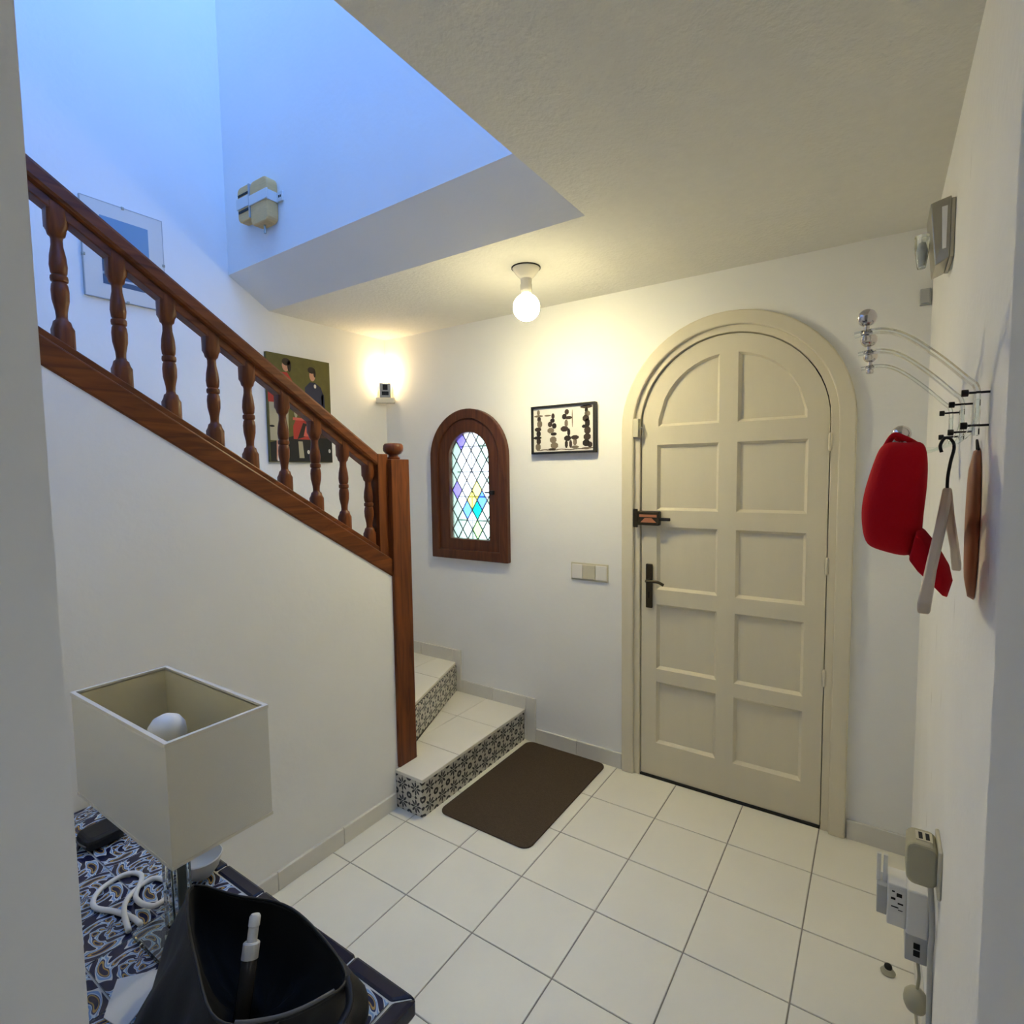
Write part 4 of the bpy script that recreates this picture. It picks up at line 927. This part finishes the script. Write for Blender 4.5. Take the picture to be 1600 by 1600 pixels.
for nm, za, zb in (('top_trim', z1 - 0.006, z1 + 0.0008), ('bottom_trim', z0 - 0.0008, z0 + 0.005)):
    e = 0.0012
    q = slab(nm, [[(sx0 - e, sy0_ - e), (sx1 + e, sy0_ - e), (sx1 + e, sy1_ + e), (sx0 - e, sy1_ + e)], [(sx0 + 2*w, sy0_ + 2*w), (sx0 + 2*w, sy1_ - 2*w), (sx1 - 2*w, sy1_ - 2*w), (sx1 - 2*w, sy0_ + 2*w)]], 'z', za, zb, M['porcelain']); q.parent = sh
Tl(box('spreader', (sx0 + w, LY - 0.003, z0 + 0.05), (sx1 - w, LY + 0.003, z0 + 0.056), M['steel']))
for dx in (-0.024, 0.0, 0.024): Tl(box('column_bar', (LX + dx - 0.009, LY - 0.014, TZ + 0.014), (LX + dx + 0.009, LY + 0.014, 0.975), M['glass'], None, 0.002))
for dx in (-0.012, 0.012): Tl(box('steel_spine', (LX + dx - 0.0015, LY - 0.010, TZ + 0.014), (LX + dx + 0.0015, LY + 0.010, 0.975), M['steel']))
Tl(box('foot', (LX - 0.075, LY - 0.060, TZ + 0.0006), (LX + 0.075, LY + 0.060, TZ + 0.014), M['glass'], None, 0.003))
Tl(lathe('lamp_holder', [(0.034, 0.974), (0.034, 0.982), (0.018, 0.990), (0.017, 1.02)], M['whiteplastic'], None, 18, (LX, LY, 0)))
Tl(lathe('bulb', [(0.014, 1.018), (0.018, 1.035), (0.030, 1.062), (0.0355, 1.085), (0.033, 1.106), (0.024, 1.120), (0.010, 1.127), (0.001, 1.128)], M['bulbwhite'], None, 20, (LX - 0.004, LY, 0)))

# ------------------------------------------------------------------ black bag
bagt = tag(empty('black_bag', (0.92, -0.97, TZ)), 'open black fabric bag slumped on the tiled table beside the lamp', 'bag')
rim = [(0.721, -0.935, 0.830), (0.780, -0.884, 0.800), (0.889, -0.853, 0.808), (0.985, -0.848, 0.790), (1.080, -0.872, 0.785), (1.098, -0.934, 0.805), (1.070, -1.000, 0.815), (1.020, -1.050, 0.835), (0.915, -1.025, 0.850), (0.805, -0.985, 0.848)]
basep = [(0.690, -0.960), (0.760, -0.830), (0.880, -0.800), (0.985, -0.800), (1.075, -0.830), (1.090, -0.935), (1.075, -1.040), (1.000, -1.110), (0.880, -1.120), (0.760, -1.060)]
def closed(pts, n):
    P = [Vector(p_) for p_ in pts]; N = len(P); out_ = []
    for i in range(n):
        f_ = i / n * N; k = int(f_); t = f_ - k
        a, b, c, d = P[(k - 1) % N], P[k % N], P[(k + 1) % N], P[(k + 2) % N]
        out_.append(0.5 * ((2*b) + (c - a)*t + (2*a - 5*b + 4*c - d)*t*t + (3*b - a - 3*c + d)*t**3))
    return out_
NB = 56
R_ = closed(rim, NB); Bs = closed([(x, y, TZ + 0.002) for x, y in basep], NB)
cx_ = sum((p_ for p_ in Bs), Vector()) / NB
rings = []
for k, (t, bulge) in enumerate(((0.0, 0.90), (0.02, 1.0), (0.18, 1.05), (0.40, 1.05), (0.62, 1.03), (0.82, 1.01), (0.95, 1.0), (1.0, 1.0))):
    row = []
    for i in range(NB):
        p_ = Bs[i].lerp(R_[i], t); c = cx_.lerp(sum(R_, Vector()) / NB, t)
        fold = 0.014 * math.sin(i * 0.9 + k * 0.8) * math.sin(math.pi * min(1, t * 1.1)) + 0.005 * math.sin(i * 2.1 - k)* math.sin(math.pi * min(1, t))
        d = Vector((p_.x - c.x, p_.y - c.y, 0)); q = c + d * bulge + d.normalized() * fold
        row.append(Vector((q.x, max(q.y, -1.2), p_.z)))
    rings.append(row)
V, F = [], []
for row in rings: V += row
for i in range(len(rings) - 1):
    for j in range(NB): j2 = (j + 1) % NB; F.append((i*NB + j, i*NB + j2, (i + 1)*NB + j2, (i + 1)*NB + j))
F.append(tuple(range(NB))[::-1])
o = adopt(bagt, mk('shell', V, F, M['black'], None, True)); sd = o.modifiers.new('sol', 'SOLIDIFY'); sd.thickness = 0.004; sd.offset = -1; s_ = o.modifiers.new('sub', 'SUBSURF'); s_.levels = 1; s_.render_levels = 1
rc = sum(R_, Vector()) / NB; V, F = [], []
inn = []
for t, k in ((0.0, 0.975), (0.2, 0.95), (0.42, 0.90), (0.62, 0.80), (0.82, 0.62), (0.92, 0.38), (0.93, 0.12)):
    inn.append([Vector((rc.x + (p_.x - rc.x) * (k + 0.05 * t * math.sin(i * 0.8 + t * 5)), rc.y + (p_.y - rc.y) * (k + 0.05 * t * math.sin(i * 0.8 + t * 5)), (p_.z - 0.002) * (1 - t) + (TZ + 0.012) * t + 0.012 * t * math.sin(i * 1.35 + 6 * t))) for i, p_ in enumerate(R_)])
for row in inn: V += row
for i in range(len(inn) - 1):
    for j in range(NB): j2 = (j + 1) % NB; F.append((i*NB + j, i*NB + j2, (i + 1)*NB + j2, (i + 1)*NB + j))
F.append(tuple(range((len(inn) - 1)*NB, len(inn)*NB)))
adopt(bagt, mk('lining', V, F, M['blackin'], None, True))
adopt(bagt, tube('rim_binding', [tuple(p_ + Vector((0, 0, 0.001))) for p_ in R_[::2]] + [tuple(R_[0] + Vector((0, 0, 0.001)))], 0.0026, M['black'], None, 8, 1.0, 2))
zt_ = [R_[i] + Vector((0, 0, 0.006)) for i in range(26, 38)]
adopt(bagt, tube('zip', [tuple(p_) for p_ in zt_], 0.003, M['zip'], None, 6, 1.0, 2))
adopt(bagt, tube('handle', [(1.085, -0.875, 0.79), (1.118, -0.90, 0.775), (1.120, -0.96, 0.765), (1.10, -1.00, 0.79), (1.078, -0.995, 0.815)], 0.008, M['black'], None, 8, 0.5))

# spray bottle standing in the bag
sb = tag(empty('spray_bottle', (0.93, -0.965, 0.70)), 'small dark spray bottle with white cap standing in the black bag', 'bottle')
sb.rotation_euler = (0, 0, 0)
def along(name, prof, m, a, b, seg=16):
    a, b = Vector(a), Vector(b); t = (b - a).normalized(); n_ = t.orthogonal().normalized(); m_ = t.cross(n_); V, F = [], []
    for r, h in prof:
        for k in range(seg): g_ = 2*math.pi*k/seg; V.append(a + t * h + (n_ * math.cos(g_) + m_ * math.sin(g_)) * r)
    for i in range(len(prof) - 1):
        for k in range(seg): k2 = (k + 1) % seg; F.append((i*seg + k, i*seg + k2, (i + 1)*seg + k2, (i + 1)*seg + k))
    F += [tuple(range(seg))[::-1], tuple(range((len(prof) - 1)*seg, len(prof)*seg))]
    return smooth_angle(mk(name, V, F, m), 40)
ba, bb = (0.925, -0.965, 0.700), (0.893, -0.915, 0.830)
adopt(sb, along('body', [(0.012, 0.0), (0.0135, 0.003), (0.0135, 0.082), (0.010, 0.090)], M['amber'], ba, bb))
adopt(sb, along('collar', [(0.0138, 0.086), (0.0138, 0.108), (0.012, 0.110)], M['whiteplastic'], ba, bb))
adopt(sb, along('nozzle', [(0.0085, 0.109), (0.0085, 0.132), (0.0095, 0.133), (0.0095, 0.146), (0.007, 0.150)], M['whiteplastic'], ba, bb))

# odds and ends on the table
cb2 = tag(tube('white_cable', [(0.515, -0.950, TZ + 0.006), (0.480, -0.952, TZ + 0.006), (0.430, -0.965, TZ + 0.006), (0.375, -0.985, TZ + 0.006), (0.330, -0.960, TZ + 0.006), (0.320, -0.905, TZ + 0.006), (0.360, -0.885, TZ + 0.006), (0.430, -0.925, TZ + 0.010), (0.495, -0.915, TZ + 0.014), (0.470, -0.865, TZ + 0.010), (0.395, -0.870, TZ + 0.006), (0.400, -0.915, TZ + 0.008), (0.450, -0.955, TZ + 0.018), (0.515, -0.972, TZ + 0.007)], 0.0055, M['whiteplastic'], None, 8), 'white cable coiled on the patterned tiles beside the lamp column', 'cable')
pk = tag(empty('black_pouch', (0.12, -0.885, TZ)), 'small black zipped pouch at the far end of the tiled table', 'pouch')
adopt(pk, bevel(prism('body', rrect(0.075, 0.160, -0.925, -0.835, 0.02, 4), 'z', TZ + 0.0012, TZ + 0.035, M['black']), 0.012, 3))
adopt(pk, tube('zip', [(0.085, -0.928, TZ + 0.02), (0.120, -0.930, TZ + 0.02), (0.152, -0.926, TZ + 0.02)], 0.002, M['zip']))
tag(slab('paper_slip', [[(0.615, -1.030), (0.660, -0.975), (0.700, -1.000), (0.735, -1.065), (0.680, -1.075)]], 'z', TZ + 0.001, TZ + 0.003, M['paper']), 'grey-white paper slip partly under the black bag', 'paper')
bw = tag(empty('pale_bowl', (0.47, -0.80, TZ)), 'small pale round dish behind the lamp at the table edge', 'dish')
adopt(bw, lathe('dish', [(0.020, TZ + 0.001), (0.024, TZ + 0.004), (0.038, TZ + 0.022), (0.046, TZ + 0.048), (0.044, TZ + 0.050), (0.036, TZ + 0.024), (0.022, TZ + 0.008), (0.001, TZ + 0.007)], M['bowl'], None, 24, (0.47, -0.802, 0)))
adopt(bw, lathe('foot_ring', [(0.022, TZ + 0.0007), (0.022, TZ + 0.004)], M['bowl'], None, 20, (0.47, -0.802, 0)))
